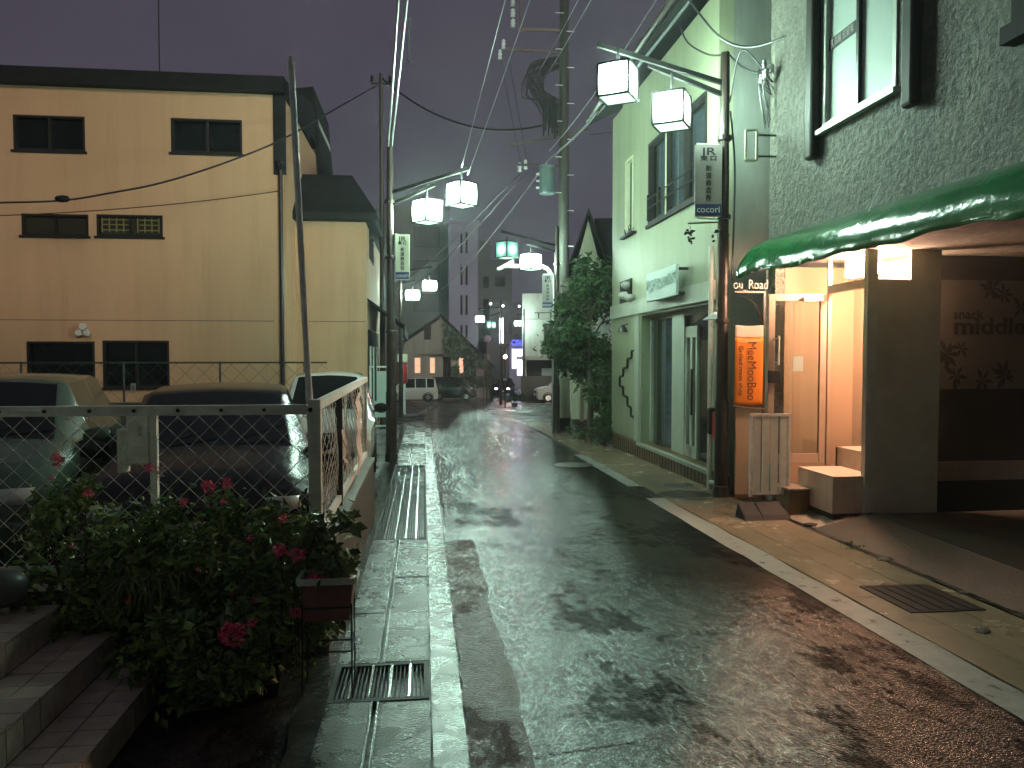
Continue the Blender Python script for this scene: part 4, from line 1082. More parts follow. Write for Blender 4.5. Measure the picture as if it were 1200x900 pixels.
a = on_x(963, 62, NF + .06); b_ = on_x(1003, 36, NF + .06); zc = (a.z + b_.z) / 2
m = MB(); m.box(NF + .018, NF + .028, ym + .06, wy1 - .03, zc - .055, zc + .055); o = m.build('name_strip', 'ink', wn)
text('あああ ああああ'.replace('あああ ああああ', '貸店舗 空室有'), 'lettering', 'signwhite', wn, (NF + .0165, (ym + .06 + wy1 - .03) / 2, zc), (0, -1, 0), (0, 0, 1), .085, .001, width=.42)
for py0, px0, px1, q in ((190, 940, 961, 'a'), (127, 1058, 1081, 'b')):
    a = on_x(px0 + 4, py0, NF - .06); b_ = on_x(px1, py0, NF); m = MB(); lo, hi = min(a.y, b_.y), max(a.y, b_.y)
    m.box(NF - .10, NF + .003, lo, lo + .16, a.z, 8.2); m.build('window_fin', 'frame', t, bevel=.03)
a = on_x(1190, 55, NF); m = MB(); m.box(NF - .12, NF + .003, a.y - .9, a.y, a.z, a.z + .12); m.box(NF - .08, NF + .003, a.y - .9, a.y - .05, a.z + .121, a.z + 1.6); m.build('side_window_frame', pmat('mauve_frame', (.025, .015, .02), .7, spec=.2), t)
# awning: a slack roll of wet vinyl hung over a bar
prof = [(-.005, .0), (-.09, .012), (-.18, -.018), (-.27, -.075), (-.345, -.15), (-.40, -.235), (-.43, -.31), (-.438, -.37), (-.436, -.41), (-.426, -.412), (-.42, -.37), (-.40, -.30), (-.345, -.19), (-.25, -.10), (-.13, -.045), (-.005, -.03)]
q = random.Random(4); n = 160; vs, fs = [], []; Ya, Yb = 2.0, YE + .12
zA = on_x(905, 284, NF).z; zB = on_x(1198, 196, NF).z
for i in range(n + 1):
    y = Ya + (Yb - Ya) * i / n; e = (Yb - y)
    endk = min(1.0, math.sqrt(max(0, 1 - max(0, (.30 - e) / .30) ** 2))) if e < .30 else 1.0
    z0 = zB + (zA - zB) * (y - on_x(1198, 196, NF).y) / (on_x(905, 284, NF).y - on_x(1198, 196, NF).y)
    for j, (dx, dz) in enumerate(prof):
        k = math.sin(PI * j / (len(prof) - 1))
        wv = max(0.0, min(1.0, (y - 5.2) / 2.5)); wr = (.012 * math.sin(y * 2.3 + min(j, 14 - j) * .35) + .007 * math.sin(y * 5.9 + min(j, 14 - j) * .8) + (.009 * math.sin(y * 9.1 - min(j, 14 - j) * .9 + 2 * math.sin(y * 3.1)) + .005 * math.sin(y * 19 + min(j, 14 - j) + 3 * math.sin(y * 5.3))) * wv) * k
        sc_ = (.012 * math.sin(y * 4.2) + .007 * math.sin(y * 11 + 1)) * max(0, -dz * 2.4)
        vs.append((NF + dx * (.35 + .65 * endk) + wr, y, z0 + (dz + .2) * endk - .2 + wr * .8 + sc_))
P_ = len(prof)
for i in range(n):
    for j in range(P_ - 1): fs.append((i * P_ + j, i * P_ + j + 1, (i + 1) * P_ + j + 1, (i + 1) * P_ + j))
fs.append(tuple((n) * P_ + j for j in range(P_))); fs.append(tuple(range(P_))[::-1])
aw = MB().add(vs, fs).build('awning', 'vinyl', t, smooth=True, fixn=True)
m = MB(); m.tube([(NF - .415, Ya, zB - .385), (NF - .415, Yb - .3, zA - .385)], .009, 8); m.build('awning_bar', 'galv', aw)
a, b_ = on_x(1014, 256, NF - .3), on_x(1033, 214, NF); m = MB(); m.tube([a, b_], .005, 5); m.build('stay_wire', 'galv', aw)
# ---- entrance
XD = 4.60; YJ0, YJ1 = 7.58, 8.30
m = MB()
m.box(NF + .24, 5.45, 9.12, 9.22, gz(9), 2.748)
m.box(5.37, 5.45, 7.86, 9.118, .0, 2.748)
m.build('entrance_wall', 'beige', t)
m = MB()
m.box(XD - .02, XD + .02, YJ1, YJ1 + .03, .40, 2.745); m.box(XD - .03, XD + .05, YJ0 - .06, YJ0, .02, 2.745)
m.box(XD - .02, XD + .04, YJ0, YJ1, 2.36, 2.45)
m.build('door_frame', 'pinkframe', t)
m = MB(); m.box(XD + .005, XD + .012, YJ0, YJ1, 2.452, 2.745); m.build('transom_pane', 'pane', t)
pt = MB(); pt.box(XD + .052, 5.36, YJ0 - .11, YJ0 - .062, .0, 2.44); pt.box(5.02, 5.36, YJ0 - .108, YJ0 - .064, 2.44, 2.746); pt.build('partition', 'partition', t)  # upper panel is added to cut the light leaking into the bay
m = MB(); m.box(XD - .06, XD + .05, YJ0 - .125, YJ0 - .062, .02, 2.745); m.build('partition_edge', 'white_metal', t)
# inside: second step, switch plate, notice, dark stair triangle
m = MB(); m.add([(5.365, 7.87, .62), (5.365, 8.2, .62), (5.365, 7.87, 1.02)], [(0, 1, 2)]); m.box(5.36, 5.3695, 8.28, 8.33, .62, 2.4); m.build('stair_edge', 'pinkframe', t)
m = MB(); m.box(5.345, 5.368, 8.04, 8.13, 1.72, 1.93); m.build('switch_box', 'signwhite', t)
a = at(990, 295, 8.62); b_ = at(1046, 325, 8.62); m = MB()
lb = MB().box(4.70, 4.82, 7.64, 8.17, b_.z, a.z).build('entrance_light', 'shoplight', t, bevel=.01)
m = MB(); m.box(4.69, 4.83, 7.63, 8.18, a.z + .003, a.z + .03); m.build('light_housing', 'white_metal', lb)
# steps
m = MB(); m.box(4.22, 4.72, 7.50, 8.24, gz(8), .385); m.box(4.722, 5.36, 7.53, 8.35, .0, .60); m.build('step_core', 'grout', t)
m = MB()
for i in range(4):
    for j in range(6):
        m.box(4.212 + i * .125, 4.212 + i * .125 + .121, 7.492 + j * .123, 7.492 + j * .123 + .119, .386, .398)
for j in range(6): m.box(4.208, 4.219, 7.492 + j * .123, 7.492 + j * .123 + .1205, .01, .382)
for i in range(4): m.box(4.212 + i * .125, 4.212 + i * .125 + .1225, 7.487, 7.498, .01, .382)
for i in range(5):
    for j in range(6): m.box(4.714 + i * .125, 4.714 + i * .125 + .121, 7.535 + j * .127, 7.535 + j * .127 + .123, .601, .612)
for j in range(6):
    m.box(4.709, 4.720, 7.535 + j * .127, 7.535 + j * .127 + .123, .40, .598)
m.build('step_tiles', 'shoptile', t)
m = MB(); m.box(3.97, 4.205, 7.95, 8.28, gz(8.1), .17); m.build('low_step', 'wood', t, bevel=.01)
m = MB(); m.box(3.95, 4.206, 7.93, 8.29, .172, .20); m.build('low_step_top', 'stone_apron', t, bevel=.006)
# open door leaf
d = thing('glass_door', (XD, 8.33, .42), 'open glass door with pinkish metal frame swung out over the step', 'door')
x0, x1, y0, y1, z0, z1 = 3.875, XD - .035, 8.305, 8.345, .425, 2.345; f = .075
m = MB(); m.box(x0, x0 + f, y0, y1, z0, z1); m.box(x1 - f, x1, y0, y1, z0, z1); m.box(x0 + f, x1 - f, y0, y1, z0, z0 + .11); m.box(x0 + f, x1 - f, y0, y1, z1 - f, z1); m.build('frame', 'pinkframe', d, bevel=.004)
MB().box(x0 + f - .01, x1 - f + .01, 8.322, 8.328, z0 + .1, z1 - f + .01).build('pane', 'sheetpane', d)
MB().box(x0 - .01, x0 + .12, y0 - .05, y0 - .003, z0 + .92, z0 + 1.06).build('letter_box', 'rubber', d, bevel=.006)
m = MB(); m.tube([(x0 + .10, y0 - .045, z0 + 1.12), (x0 + .10, y0 - .045, z0 + 1.45)], .012, 8); m.bar((x0 + .1, y0 - .045, z0 + 1.15), (x0 + .06, y0, z0 + 1.15), .012); m.bar((x0 + .1, y0 - .045, z0 + 1.42), (x0 + .06, y0, z0 + 1.42), .012); m.build('handle_bar', 'galv', d)
MB().box(x0 + .30, x0 + .42, 8.316, 8.320, z0 + 1.05, z0 + 1.22).build('sticker', 'frost', d)
MB().bar((x1 - .06, y0 - .025, z1 - .05), (x1 - .30, y0 - .03, z1 - .055), .04, .05).build('door_closer', 'galv', d)
# covered bay: back wall with the sign
t = thing('bay_wall', (7, 7.9, 0), 'dark back wall of the covered bay right of the shop entrance', 'wall')
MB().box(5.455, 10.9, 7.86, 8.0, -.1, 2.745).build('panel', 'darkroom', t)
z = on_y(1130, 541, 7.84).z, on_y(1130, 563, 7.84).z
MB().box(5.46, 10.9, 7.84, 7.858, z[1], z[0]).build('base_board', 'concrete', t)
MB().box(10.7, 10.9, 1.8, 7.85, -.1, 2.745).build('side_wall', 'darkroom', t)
yS = 7.83; a, b_ = on_y(1098, 328, yS), on_y(1100, 456, yS)
t = thing('shop_signboard', ((a.x + 8) / 2, yS, b_.z), 'unlit grey shop signboard with dark leaf print in the covered bay', 'signboard')
MB().box(a.x, a.x + 2.6, yS - .02, yS + .028, b_.z, a.z).build('board', 'snack', t)
r_, u_ = (1, 0, 0), (0, 0, 1)
c = on_y(1133, 369, yS); text('snack', 'lettering', 'snackdark', t, (c.x, yS - .022, c.z), r_, u_, .15, .001, bold=.004, width=.36)
c = on_y(1116, 383, yS); text('middle', 'lettering', 'snackdark', t, (c.x, yS - .022, c.z), r_, u_, .25, .001, align='LEFT', bold=.008, width=.86)
q = random.Random(12)
for px, py, n_, s in ((1108, 415, 9, .13), (1118, 440, 7, .12), (1125, 408, 6, .10), (1160, 338, 9, .12), (1175, 345, 7, .1), (1175, 440, 9, .12), (1195, 360, 6, .1), (1150, 446, 6, .1)):
    c = on_y(px, py, yS); m = MB()
    for k in range(n_):
        a_ = 2 * PI * k / n_ + q.uniform(-.2, .2); l = s * q.uniform(.8, 1.6); dx, dz = math.cos(a_), math.sin(a_)
        m.add([(c.x, yS - .0215, c.z), (c.x + dx * l * .5 - dz * l * .16, yS - .0215, c.z + dz * l * .5 + dx * l * .16), (c.x + dx * l, yS - .0215, c.z + dz * l), (c.x + dx * l * .5 + dz * l * .16, yS - .0215, c.z + dz * l * .5 - dx * l * .16)], [(0, 1, 2, 3)])
    m.build('leaf_print', 'snackdark', t)
# square bracket sign and insulator bunch on the stucco corner
a, b_ = at(876, 154, 8.9), at(884, 189, 8.9)
t = thing('bracket_sign', (NF, YE - .1, b_.z), 'small empty square sign frame on a bracket at the stucco corner', 'sign')
m = MB(); y = YE - .15; x0 = on_y(874, 170, y).x; x1 = x0 + .13
for z_ in (b_.z, a.z): m.box(x0, x1, y - .01, y + .01, z_ - .012, z_ + .012)
for x_ in (x0, x1): m.box(x_ - .012, x_ + .012, y - .012, y + .012, b_.z, a.z)
m.build('frame', 'cream', t)
for z_ in (b_.z + .05, a.z - .05): MB().bar((x1, y, z_), (NF, y, z_), .018).build('bracket_arm', 'blackmetal', t)
c = on_x(905, 92, NF); t = thing('cable_insulators', (NF, c.y - .05, c.z), 'bunch of pale cable insulators on the stucco corner', 'insulators')
q = random.Random(6)
for k in range(7):
    m = MB(); p = Vector((NF - .05 - q.uniform(0, .12), c.y - .05 + q.uniform(-.1, .05), c.z + q.uniform(-.22, .2))); m.lathe(p, [(.012, -.05), (.03, -.04), (.018, -.015), (.032, 0), (.018, .02), (.028, .035), (.01, .05)], 10); m.build('insulator', 'porcelain', t, smooth=True)
m = MB()
for k in range(8): m.tube(spline([(NF - .02, c.y + q.uniform(-.1, .05), c.z + q.uniform(-.25, .25)), (NF - .16, c.y + q.uniform(-.1, .05), c.z + q.uniform(-.25, .25)), (NF - .06, c.y + q.uniform(-.1, .05), c.z - q.uniform(.2, .6))], 4), .006, 5)
m.build('cable_loops', 'cable', t)

# ---- arch gate, banner, board, slatted gate in the gap by the lamp post
yG = 9.16
t = thing('arch_gate', (3.9, yG, gz(yG)), 'dark arched gate frame with pale looping lettering beside the near lamp post', 'gate')
a, b_ = on_y(861, 342, yG), on_y(897, 342, yG)
m = MB(); m.box(a.x, b_.x, yG - .012, yG + .012, a.z - .012, a.z + .012); m.box(b_.x - .025, b_.x, yG - .012, yG + .012, gz(yG), a.z - .012); m.build('frame', 'polemetal', t)
m = MB(); c = on_y(866, 346, yG); e = on_y(893, 386, yG)
m.tube([(c.x + (e.x - c.x) * math.sin(k * PI / 20), yG, e.z + (c.z - e.z) * math.cos(k * PI / 20)) for k in range(11)], .010, 6); m.build('arch', 'polemetal', t)
c = on_y(882, 333, yG); text('ou_Road', 'lettering', 'white_metal', t, (c.x - .03, yG - .014, c.z - .01), r_, u_, .17, .006, bold=-.002, width=.44)
a, b_ = on_y(861, 395, yG - .02), on_y(893, 474, yG - .02)
t = thing('shop_banner', ((a.x + b_.x) / 2, yG - .02, b_.z), 'orange cloth banner with dark sideways lettering hung beside the lamp post', 'banner')
def cloth(x0, x1, z0, z1, y, amp, mat, nm, par):
    vs, fs = [], []; nx, nz = 10, 14
    for j in range(nz + 1):
        for i in range(nx + 1):
            u, v = i / nx, j / nz; vs.append((x0 + (x1 - x0) * u, y + amp * math.sin(u * 5 + v * 2.0) * (.3 + v), z1 + (z0 - z1) * v + .012 * math.sin(u * PI) * -1))
    for j in range(nz):
        for i in range(nx): fs.append((j * (nx + 1) + i, j * (nx + 1) + i + 1, (j + 1) * (nx + 1) + i + 1, (j + 1) * (nx + 1) + i))
    o = MB().add(vs, fs).build(nm, mat, par, smooth=True); s_ = o.modifiers.new('s', 'SOLIDIFY'); s_.thickness = .003; return o
cloth(a.x, b_.x, b_.z, a.z, yG - .03, .006, 'orange', 'cloth', t)
zt = on_y(870, 381, yG).z
cloth(a.x, b_.x, a.z + .002, zt, yG - .03, .004, 'paper', 'hem', t)
w_, h_ = b_.x - a.x, a.z - b_.z
text('MeeMooBoo', 'lettering', 'ink', t, (a.x + w_ * .58, yG - .046, (a.z + b_.z) / 2), (0, 0, -1), (1, 0, 0), .165, .001, bold=-.002, width=h_ * .86)
text('Grilled meat shop', 'lettering', 'ink', t, (a.x + w_ * .20, yG - .046, (a.z + b_.z) / 2), (0, 0, -1), (1, 0, 0), .075, .001, width=h_ * .74)
m = MB(); m.tube(sag((a.x - .02, yG - .03, b_.z - .01), (b_.x + .03, yG - .03, b_.z - .05), .01), .006, 5); m.build('cord', 'boardbeige', t)
a, b_ = on_y(862, 478, yG + .06), on_y(896, 572, yG + .06)
t = thing('board_panel', ((a.x + b_.x) / 2, yG + .06, gz(yG)), 'tall beige board standing under the orange banner', 'board')
MB().box(a.x, b_.x + .2, yG + .05, yG + .075, gz(yG) + .05, a.z).build('board', 'boardbeige', t)
MB().box(a.x, b_.x + .2, yG + .045, yG + .08, gz(yG), gz(yG) + .048).build('foot_rail', 'wood', t)
yW = 8.10; a, b_ = on_y(879, 485, yW), on_y(925, 583, yW)
t = thing('slatted_gate', ((a.x + b_.x) / 2, yW, b_.z), 'small white slatted gate panel leaning by the open glass door', 'gate')
m = MB(); x0, x1, z0, z1 = a.x, b_.x, b_.z + .02, a.z
m.box(x0, x1, yW - .018, yW + .018, z1 - .03, z1); m.box(x0, x0 + .03, yW - .018, yW + .018, z0, z1 - .031); m.box(x1 - .03, x1, yW - .018, yW + .018, z0, z1 - .031); m.box(x0 + .03, x1 - .03, yW - .018, yW + .018, z0 + .02, z0 + .05); m.build('frame', 'galv', t)
m = MB(); n_ = 4; pw = (x1 - x0 - .06) / n_
for k in range(n_): m.box(x0 + .03 + pw * k + .014, x0 + .03 + pw * (k + 1) - .014, yW - .012, yW + .012, z0 + .051, z1 - .031)
m.build('slats', 'white_metal', t)
for px0, px1, py, lb in ((866, 889, 578, 'dark small concrete block at the foot of the lamp post'), (886, 921, 592, 'black sloping concrete foot block under the slatted gate')):
    a, b_ = on_y(px0, py, 7.95), on_y(px1, py, 7.95); g0 = gz(7.9)
    m = MB(); m.hexa([(a.x, 7.78, g0), (b_.x, 7.78, g0), (b_.x, 8.06, g0), (a.x, 8.06, g0), (a.x + .02, 7.84, g0 + .06), (b_.x - .02, 7.84, g0 + .06), (b_.x - .02, 8.04, g0 + .17), (a.x + .02, 8.04, g0 + .17)])
    solo(m, 'foot_block', 'rubber', ((a.x + b_.x) / 2, 8.5, g0), lb, 'concrete block', 'blocks at the slatted gate', bevel=.012)

# ================================================================ PALE GREEN BUILDING
XG = 3.87; Y0g, Y1g = 9.86, 15.55
t = thing('green_building', (6, 12.7, gz(12.7)), 'pale green two storey shop building behind the near right lamp post', 'building')
def rx(p0, p1, x=XG):
    a, b = on_x(*p0, x), on_x(*p1, x); return (min(a.y, b.y), max(a.y, b.y), min(a.z, b.z), max(a.z, b.z))
a, b_, c, e = on_x(760, 262, XG), on_x(828, 228, XG), on_x(828, 115, XG), on_x(760, 163, XG)
W1 = (b_.y, a.y, (a.z + b_.z) / 2, (c.z + e.z) / 2)
a, b_, c = on_x(733, 277, XG), on_x(742, 272, XG), on_x(733, 190, XG); W2 = (b_.y, a.y, a.z, c.z)
a, b_ = on_x(751, 500, XG), on_x(832, 500, XG); S1 = (b_.y, a.y, .10, 2.36)
zs = .10
print('W1', W1, 'W2', W2, 'S1', S1)
zE = on_x(722, 136, XG).z
w = MB(); holes(w, 'x', XG, XG + .2, Y0g, Y1g, zs, zE, [W1, W2, S1]); w.box(XG + .2, 11, Y1g - .2, Y1g, -.4, zE + .9); w.build('wall', 'greenwall', t)
w = MB(); w.prism([(XG + .2, -.4), (11, -.4), (11, zE + .6), (7.4, zE + 1.7), (XG + .2, zE)], 'y', Y0g, Y0g + .2); w.build('end_wall', 'endwall', t)
m = MB(); m.box(XG + .02, XG + .2, Y0g + .2, Y1g, -.4, zs - .003); m.box(XG + .02, XG + .2, Y0g, Y0g + .2, -.4, zs - .003)
m.build('base_wall', 'wood', t)
m = MB(); m.box(XG - .03, XG + .2, Y0g, Y1g - .0, zs - .0, zs + .0) if 0 else None
m.box(XG - .05, XG - .003, Y0g + .02, Y1g - .02, 2.40, 2.66); m.build('fascia_band', 'greytrim', t)
m = MB(); m.box(XG - .06, XG + .21, S1[0] - .1, S1[1] + .1, zs - .06, zs - .004); m.build('shop_sill', 'greytrim', t)
for k in range(0):
    pass
# base tile joints
m = MB(); 
for k in range(38):
    y = Y0g + .05 + k * .15
    m.box(XG + .012, XG + .022, y, y + .012, -.35, zs - .06)
m.build('base_joints', 'grout', t)
m = MB()
for k in range(14): m.box(XG - .004, XG + .002, Y0g + .2 + k * .42, Y0g + .208 + k * .42, 2.67, zE - .02)
m.build('siding_joints', 'frame', t) if 0 else None
# upper windows
wn = window(t, 'x', XG, .12, *W1, frame='frame', pane='sheetpane', fw=.05, mull=2)
m = MB(); vs, fs = [], []; n_ = 90
for i in range(n_ + 1):
    y = W1[0] + .05 + (W1[1] - W1[0] - .1) * i / n_; x = XG + .15 + .018 * math.sin(i * 1.5) + .008 * math.sin(i * .6)
    vs += [(x, y, W1[2] + .05), (x, y, W1[3] - .05)]
for i in range(n_): fs.append((i * 2, i * 2 + 2, i * 2 + 3, i * 2 + 1))
m.add(vs, fs).build('curtain', 'curtain', wn, smooth=True)
m = MB()
for k in (.42, .68): m.box(XG - .06, XG - .045, W1[0] + .08, W1[1] - .08, W1[2] + (W1[3] - W1[2]) * .45 * k - .008, W1[2] + (W1[3] - W1[2]) * .45 * k + .008)
for k in range(5): y = W1[0] + .1 + (W1[1] - W1[0] - .2) * k / 4; m.box(XG - .06, XG - .018, y - .006, y + .006, W1[2] + .06, W1[2] + .5)
m.build('railing', 'frame', wn)
m = MB(); m.box(XG - .05, XG + .02, W1[0] - .04, W1[1] + .04, W1[2] - .06, W1[2] - .003); m.build('sill', 'frame', wn)
m = MB(); m.box(XG - .035, XG - .02, W1[0] + (W1[1] - W1[0]) * .62, W1[0] + (W1[1] - W1[0]) * .62 + .035, W1[2], W1[3]); m.build('bright_mullion', 'cream', wn)
w2 = window(t, 'x', XG, .12, *W2, frame='cream', pane='darkglass', fw=.05, mull=0)
m = MB(); m.box(XG - .10, XG - .003, W2[0] - .25, W2[1] + .05, W2[2] - .06, W2[2] - .02)
q = random.Random(2)
for k in range(10): m.tube([(XG - .06, W2[0] - .2 + k * .06, W2[2] - .02), (XG - .08 + q.uniform(-.03, .03), W2[0] - .2 + k * .06 + q.uniform(-.04, .04), W2[2] + q.uniform(.05, .14))], .007, 5)
m.build('flower_rail', 'rubber', w2)
# shopfront: recessed, pane, pier, double door
yP0, yP1 = on_x(783, 450, XG + .1).y, on_x(797, 450, XG + .1).y
fr = MB(); x = XG + .16
for y0_, y1_ in ((S1[1] - .06, S1[1]), (yP1, yP0), (S1[0], S1[0] + .05)): fr.box(x, x + .12, min(y0_, y1_), max(y0_, y1_), S1[2], S1[3])
yD0, yD1 = on_x(818, 450, XG + .2).y, yP1
fr.box(x, x + .12, S1[0] + .05, S1[1] - .06, S1[3] - .07, S1[3]) if 0 else fr.box(x + .002, x + .118, S1[0] + .03, S1[1] - .03, S1[3] - .08, S1[3] - .004); sf = fr.build('shop_front', 'greytrim', t); fr = MB(); fr.box(x + .02, x + .08, yD0, yD0 + .07, S1[2], 2.1); fr.box(x + .02, x + .08, yD1 - .07, yD1, S1[2], 2.1); fr.box(x + .02, x + .08, yD0 + .07, yD1 - .07, 1.93, 2.1); fr.box(x + .02, x + .08, (yD0 + yD1) / 2 - .05, (yD0 + yD1) / 2 + .05, S1[2], 1.93); fr.box(x + .02, x + .08, yD0 + .07, yD1 - .07, S1[2], S1[2] + .18)
sd_ = fr.build('shop_door', 'greytrim', t)
MB().box(x + .05, x + .056, S1[0] + .02, S1[1] - .02, S1[2] + .01, S1[3] - .01).build('shop_panes', 'sheetpane', sf)
MB().box(x - .01, x + .019, (yD0 + yD1) / 2 - .09, (yD0 + yD1) / 2 - .06, .75, 1.45).build('door_handle', 'blackmetal', sd_)
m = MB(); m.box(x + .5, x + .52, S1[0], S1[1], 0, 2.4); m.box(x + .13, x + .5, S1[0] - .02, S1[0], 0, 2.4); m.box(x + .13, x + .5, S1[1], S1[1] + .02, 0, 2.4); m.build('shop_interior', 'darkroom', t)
m = MB(); ya = yP0 + .15
vs, fs = [], []
for i in range(31): y = yP0 + .1 + i * .035; vs += [(x + .2 + .02 * math.sin(i * 1.9), y, .15), (x + .2 + .02 * math.sin(i * 1.9), y, 2.3)]
for i in range(30): fs.append((i * 2, i * 2 + 2, i * 2 + 3, i * 2 + 1))
m.add(vs, fs).build('shop_curtain', 'curtain', t, smooth=True)
m = MB(); q = random.Random(3)
m.box(x + .15, x + .2, S1[0] + .02, S1[0] + .35, .15, 1.0); m.build('menu_board', 'wood', t)
# side post with notch: pale pier left of the shopfront
m = MB(); m.box(XG - .04, XG - .003, S1[1] + .05, S1[1] + .32, zs - .0, 2.39); m.build('pier', 'greytrim', t)
# roof
m = MB(); ov = .42
m.prism([(XG - ov, zE - .02), (7.4, zE + 1.95), (11.4, zE + .6), (11.4, zE + .75), (7.4, zE + 2.12), (XG - ov, zE + .14)], 'y', Y0g - .12, Y1g + .35); m.build('roof', 'darkroof', t)
m = MB(); m.tube([(XG - ov - .05, Y0g - .1, zE + .06), (XG - ov - .05, Y1g + .3, zE + .06)], .055, 8); m.build('gutter', 'polemetal', t); m = MB(); m.tube([(XG - .06, Y0g + .05, gz(9.9)), (XG - .06, Y0g + .05, 3.1)], .032, 10); m.build('rain_pipe', 'white_metal', t)
# relief signboard on brackets
s0 = on_x(793, 345, XG - .2); s1 = on_x(758, 352, XG - .2); zz0 = on_x(775, 350, XG - .2).z; zz1 = on_x(793, 309, XG - .2).z
ts = thing('shop_signboard', (XG - .15, (s0.y + s1.y) / 2, zz0), 'pale square signboard with raised script on the green building', 'signboard')
y0_, y1_ = min(s0.y, s1.y), max(s0.y, s1.y)
MB().box(XG - .21, XG - .17, y0_, y1_, zz0, zz1).build('board', 'frost', ts, bevel=.006)
m = MB()
for y in (y0_ + .1, y1_ - .1):
    for z_ in (zz0 + .04, zz1 - .06): m.bar((XG - .17, y, z_), (XG, y, z_), .04)
m.build('bracket', 'blackmetal', ts)
text('Sɑlon de', 'lettering', 'greytrim', ts, (XG - .215, (y0_ + y1_) / 2, (zz0 + zz1) / 2 + .1), (0, -1, 0), (0, 0, 1), .34, .012, shear=.3, bold=.004, width=(y1_ - y0_) * .85) if 0 else None
m = MB(); q = random.Random(15); cy_, cz_ = (y0_ + y1_) / 2, (zz0 + zz1) / 2; W_2, H_2 = (y1_ - y0_) * .4, (zz1 - zz0) * .36
for k in range(9):
    px_ = cy_ + W_2 * (1 - k * .25); c_ = cz_ + H_2 * q.uniform(-.25, .25); pts = [(XG - .215, px_ + .11 * math.sin(i * 1.3 + k), c_ + H_2 * .55 * math.sin(i * 1.9 + k * 2.1) * q.uniform(.6, 1)) for i in range(9)]
    MB().tube(spline(pts, 5), .007, 6).build('script_relief', 'frost', ts, smooth=True)
# zigzag line ornament, niche, wall lamp, post box
m = MB(); pts = []
for px, py in ((746, 411), (740, 411), (740, 419), (735, 421), (735, 430), (730, 432), (730, 440), (726, 442), (726, 452), (730, 454), (730, 463), (735, 466), (735, 475), (739, 478), (739, 487), (745, 491)):
    p = on_x(px, py, XG - .02); pts.append((XG - .015, p.y, p.z))
for a, b_ in zip(pts, pts[1:]): m.bar(a, b_, .035, .035)
solo(m, 'zigzag_ornament', 'rubber', pts[8], 'black zigzag stepped line fixed to the green wall left of the shopfront', 'ornament')
n0, n1 = on_x(741, 326, XG), on_x(728, 357, XG)
t2 = thing('wall_niche', (XG, (n0.y + n1.y) / 2, n1.z), 'small dark wall niche with pale pots high on the green wall', 'niche')
MB().box(XG - .03, XG - .003, min(n0.y, n1.y), max(n0.y, n1.y), n1.z, n0.z).build('back', 'darkroom', t2)
q = random.Random(1)
for k, (px, py) in enumerate(((735, 335), (732, 347), (739, 350))):
    c = on_x(px, py, XG - .06); MB().lathe((XG - .07, c.y, c.z - .06), [(.05, 0), (.11, .05), (.12, .1), (.06, .14), (.001, .145)], 10).build('pot', 'paint', t2, smooth=True)
c = on_x(730, 388, XG - .1); m = MB(); m.lathe((XG - .10, c.y, c.z), [(.10, -.02), (.07, .06), (.02, .12)], 12); m.bar((XG - .10, c.y, c.z + .1), (XG, c.y, c.z + .14), .02); solo(m, 'wall_lamp', 'blackmetal', c, 'small unlit wall lamp above the zigzag line', 'wall lamp', 'unlit wall lamps on the green building')
c = on_x(840, 372, XG - .12); t2 = thing('wall_lamp', (XG, c.y, c.z), 'unlit conical wall lamp beside the near right lamp post', 'wall lamp', 'unlit wall lamps on the green building')
MB().lathe((XG - .14, c.y, c.z - .03), [(.16, 0), (.15, .01), (.05, .07), (.03, .1)], 16).build('shade', 'white_metal', t2)
MB().bar((XG - .14, c.y, c.z + .06), (XG, c.y, c.z + .2), .03).build('arm', 'blackmetal', t2); MB().lathe((XG - .14, c.y, c.z - .14), [(.03, 0), (.06, .04), (.05, .11)], 10).build('bulb_glass', 'pane', t2)
c = on_x(838, 497, XG - .1); t2 = thing('post_box', (XG, c.y, c.z), 'red post box with black hood on the green building wall', 'post box')
MB().box(XG - .12, XG - .003, c.y - .12, c.y + .08, c.z - .2, c.z + .16).build('body', 'red', t2, bevel=.015)
MB().box(XG - .14, XG - .003, c.y + .085, c.y + .22, c.z - .15, c.z + .2).build('hood', 'rubber', t2, bevel=.03)
c = on_x(845, 565, XG - .08); solo(MB().tube(spline([(XG, c.y, c.z + .10), (XG - .10, c.y - .05, c.z + .10), (XG - .11, c.y - .06, c.z + .0), (XG - .11, c.y + .1, c.z - .03), (XG - .12, c.y + .25, c.z - .04)], 4), .03, 10), 'drain_pipe', 'white_metal', c, 'white bent drain pipe at the foot of the green building', 'pipe', smooth=True)
# unseen houses added and sized to keep the sun lamp off the near street
def shade_block(loc, x0, x1, y0, y1, h, mat, lbl, face):
    t = thing('rear_building', loc, lbl, 'building'); w = MB(); xs = x0 if face < 0 else x1
    hs = []
    y = y0 + .8
    while y < y1 - 1.6:
        for z in (.9, 3.7):
            if z + 1.3 < h: hs.append((y, y + 1.2, z, z + 1.3))
        y += 2.4
    holes(w, 'x', xs if face < 0 else xs - .2, xs + .2 if face < 0 else xs, y0, y1, -.2, h, hs)
    w.box(x0 + (.2 if face < 0 else 0), x1 - (0 if face < 0 else .2), y0, y0 + .2, -.2, h); w.box(x0 + (.2 if face < 0 else 0), x1 - (0 if face < 0 else .2), y1 - .2, y1, -.2, h); w.box(x0 + .2, x1 - .2, y0 + .2, y1 - .2, h - .2, h)
    w.build('wall', mat, t)
    for h_ in hs: window(t, 'x', xs, .1, *h_, sgn=-face, frame='frame', mull=1)
    m = MB(); m.box(x0 - .2, x1 + .2, y0 - .05, y1 + .05, h + .003, h + .2); m.build('roof', 'darkroof', t)
shade_block((6, -6, 0), 3.95, 9, -23, 1.5, 9.2, 'white', 'white two storey house behind the viewer on the right side of the street', -1)
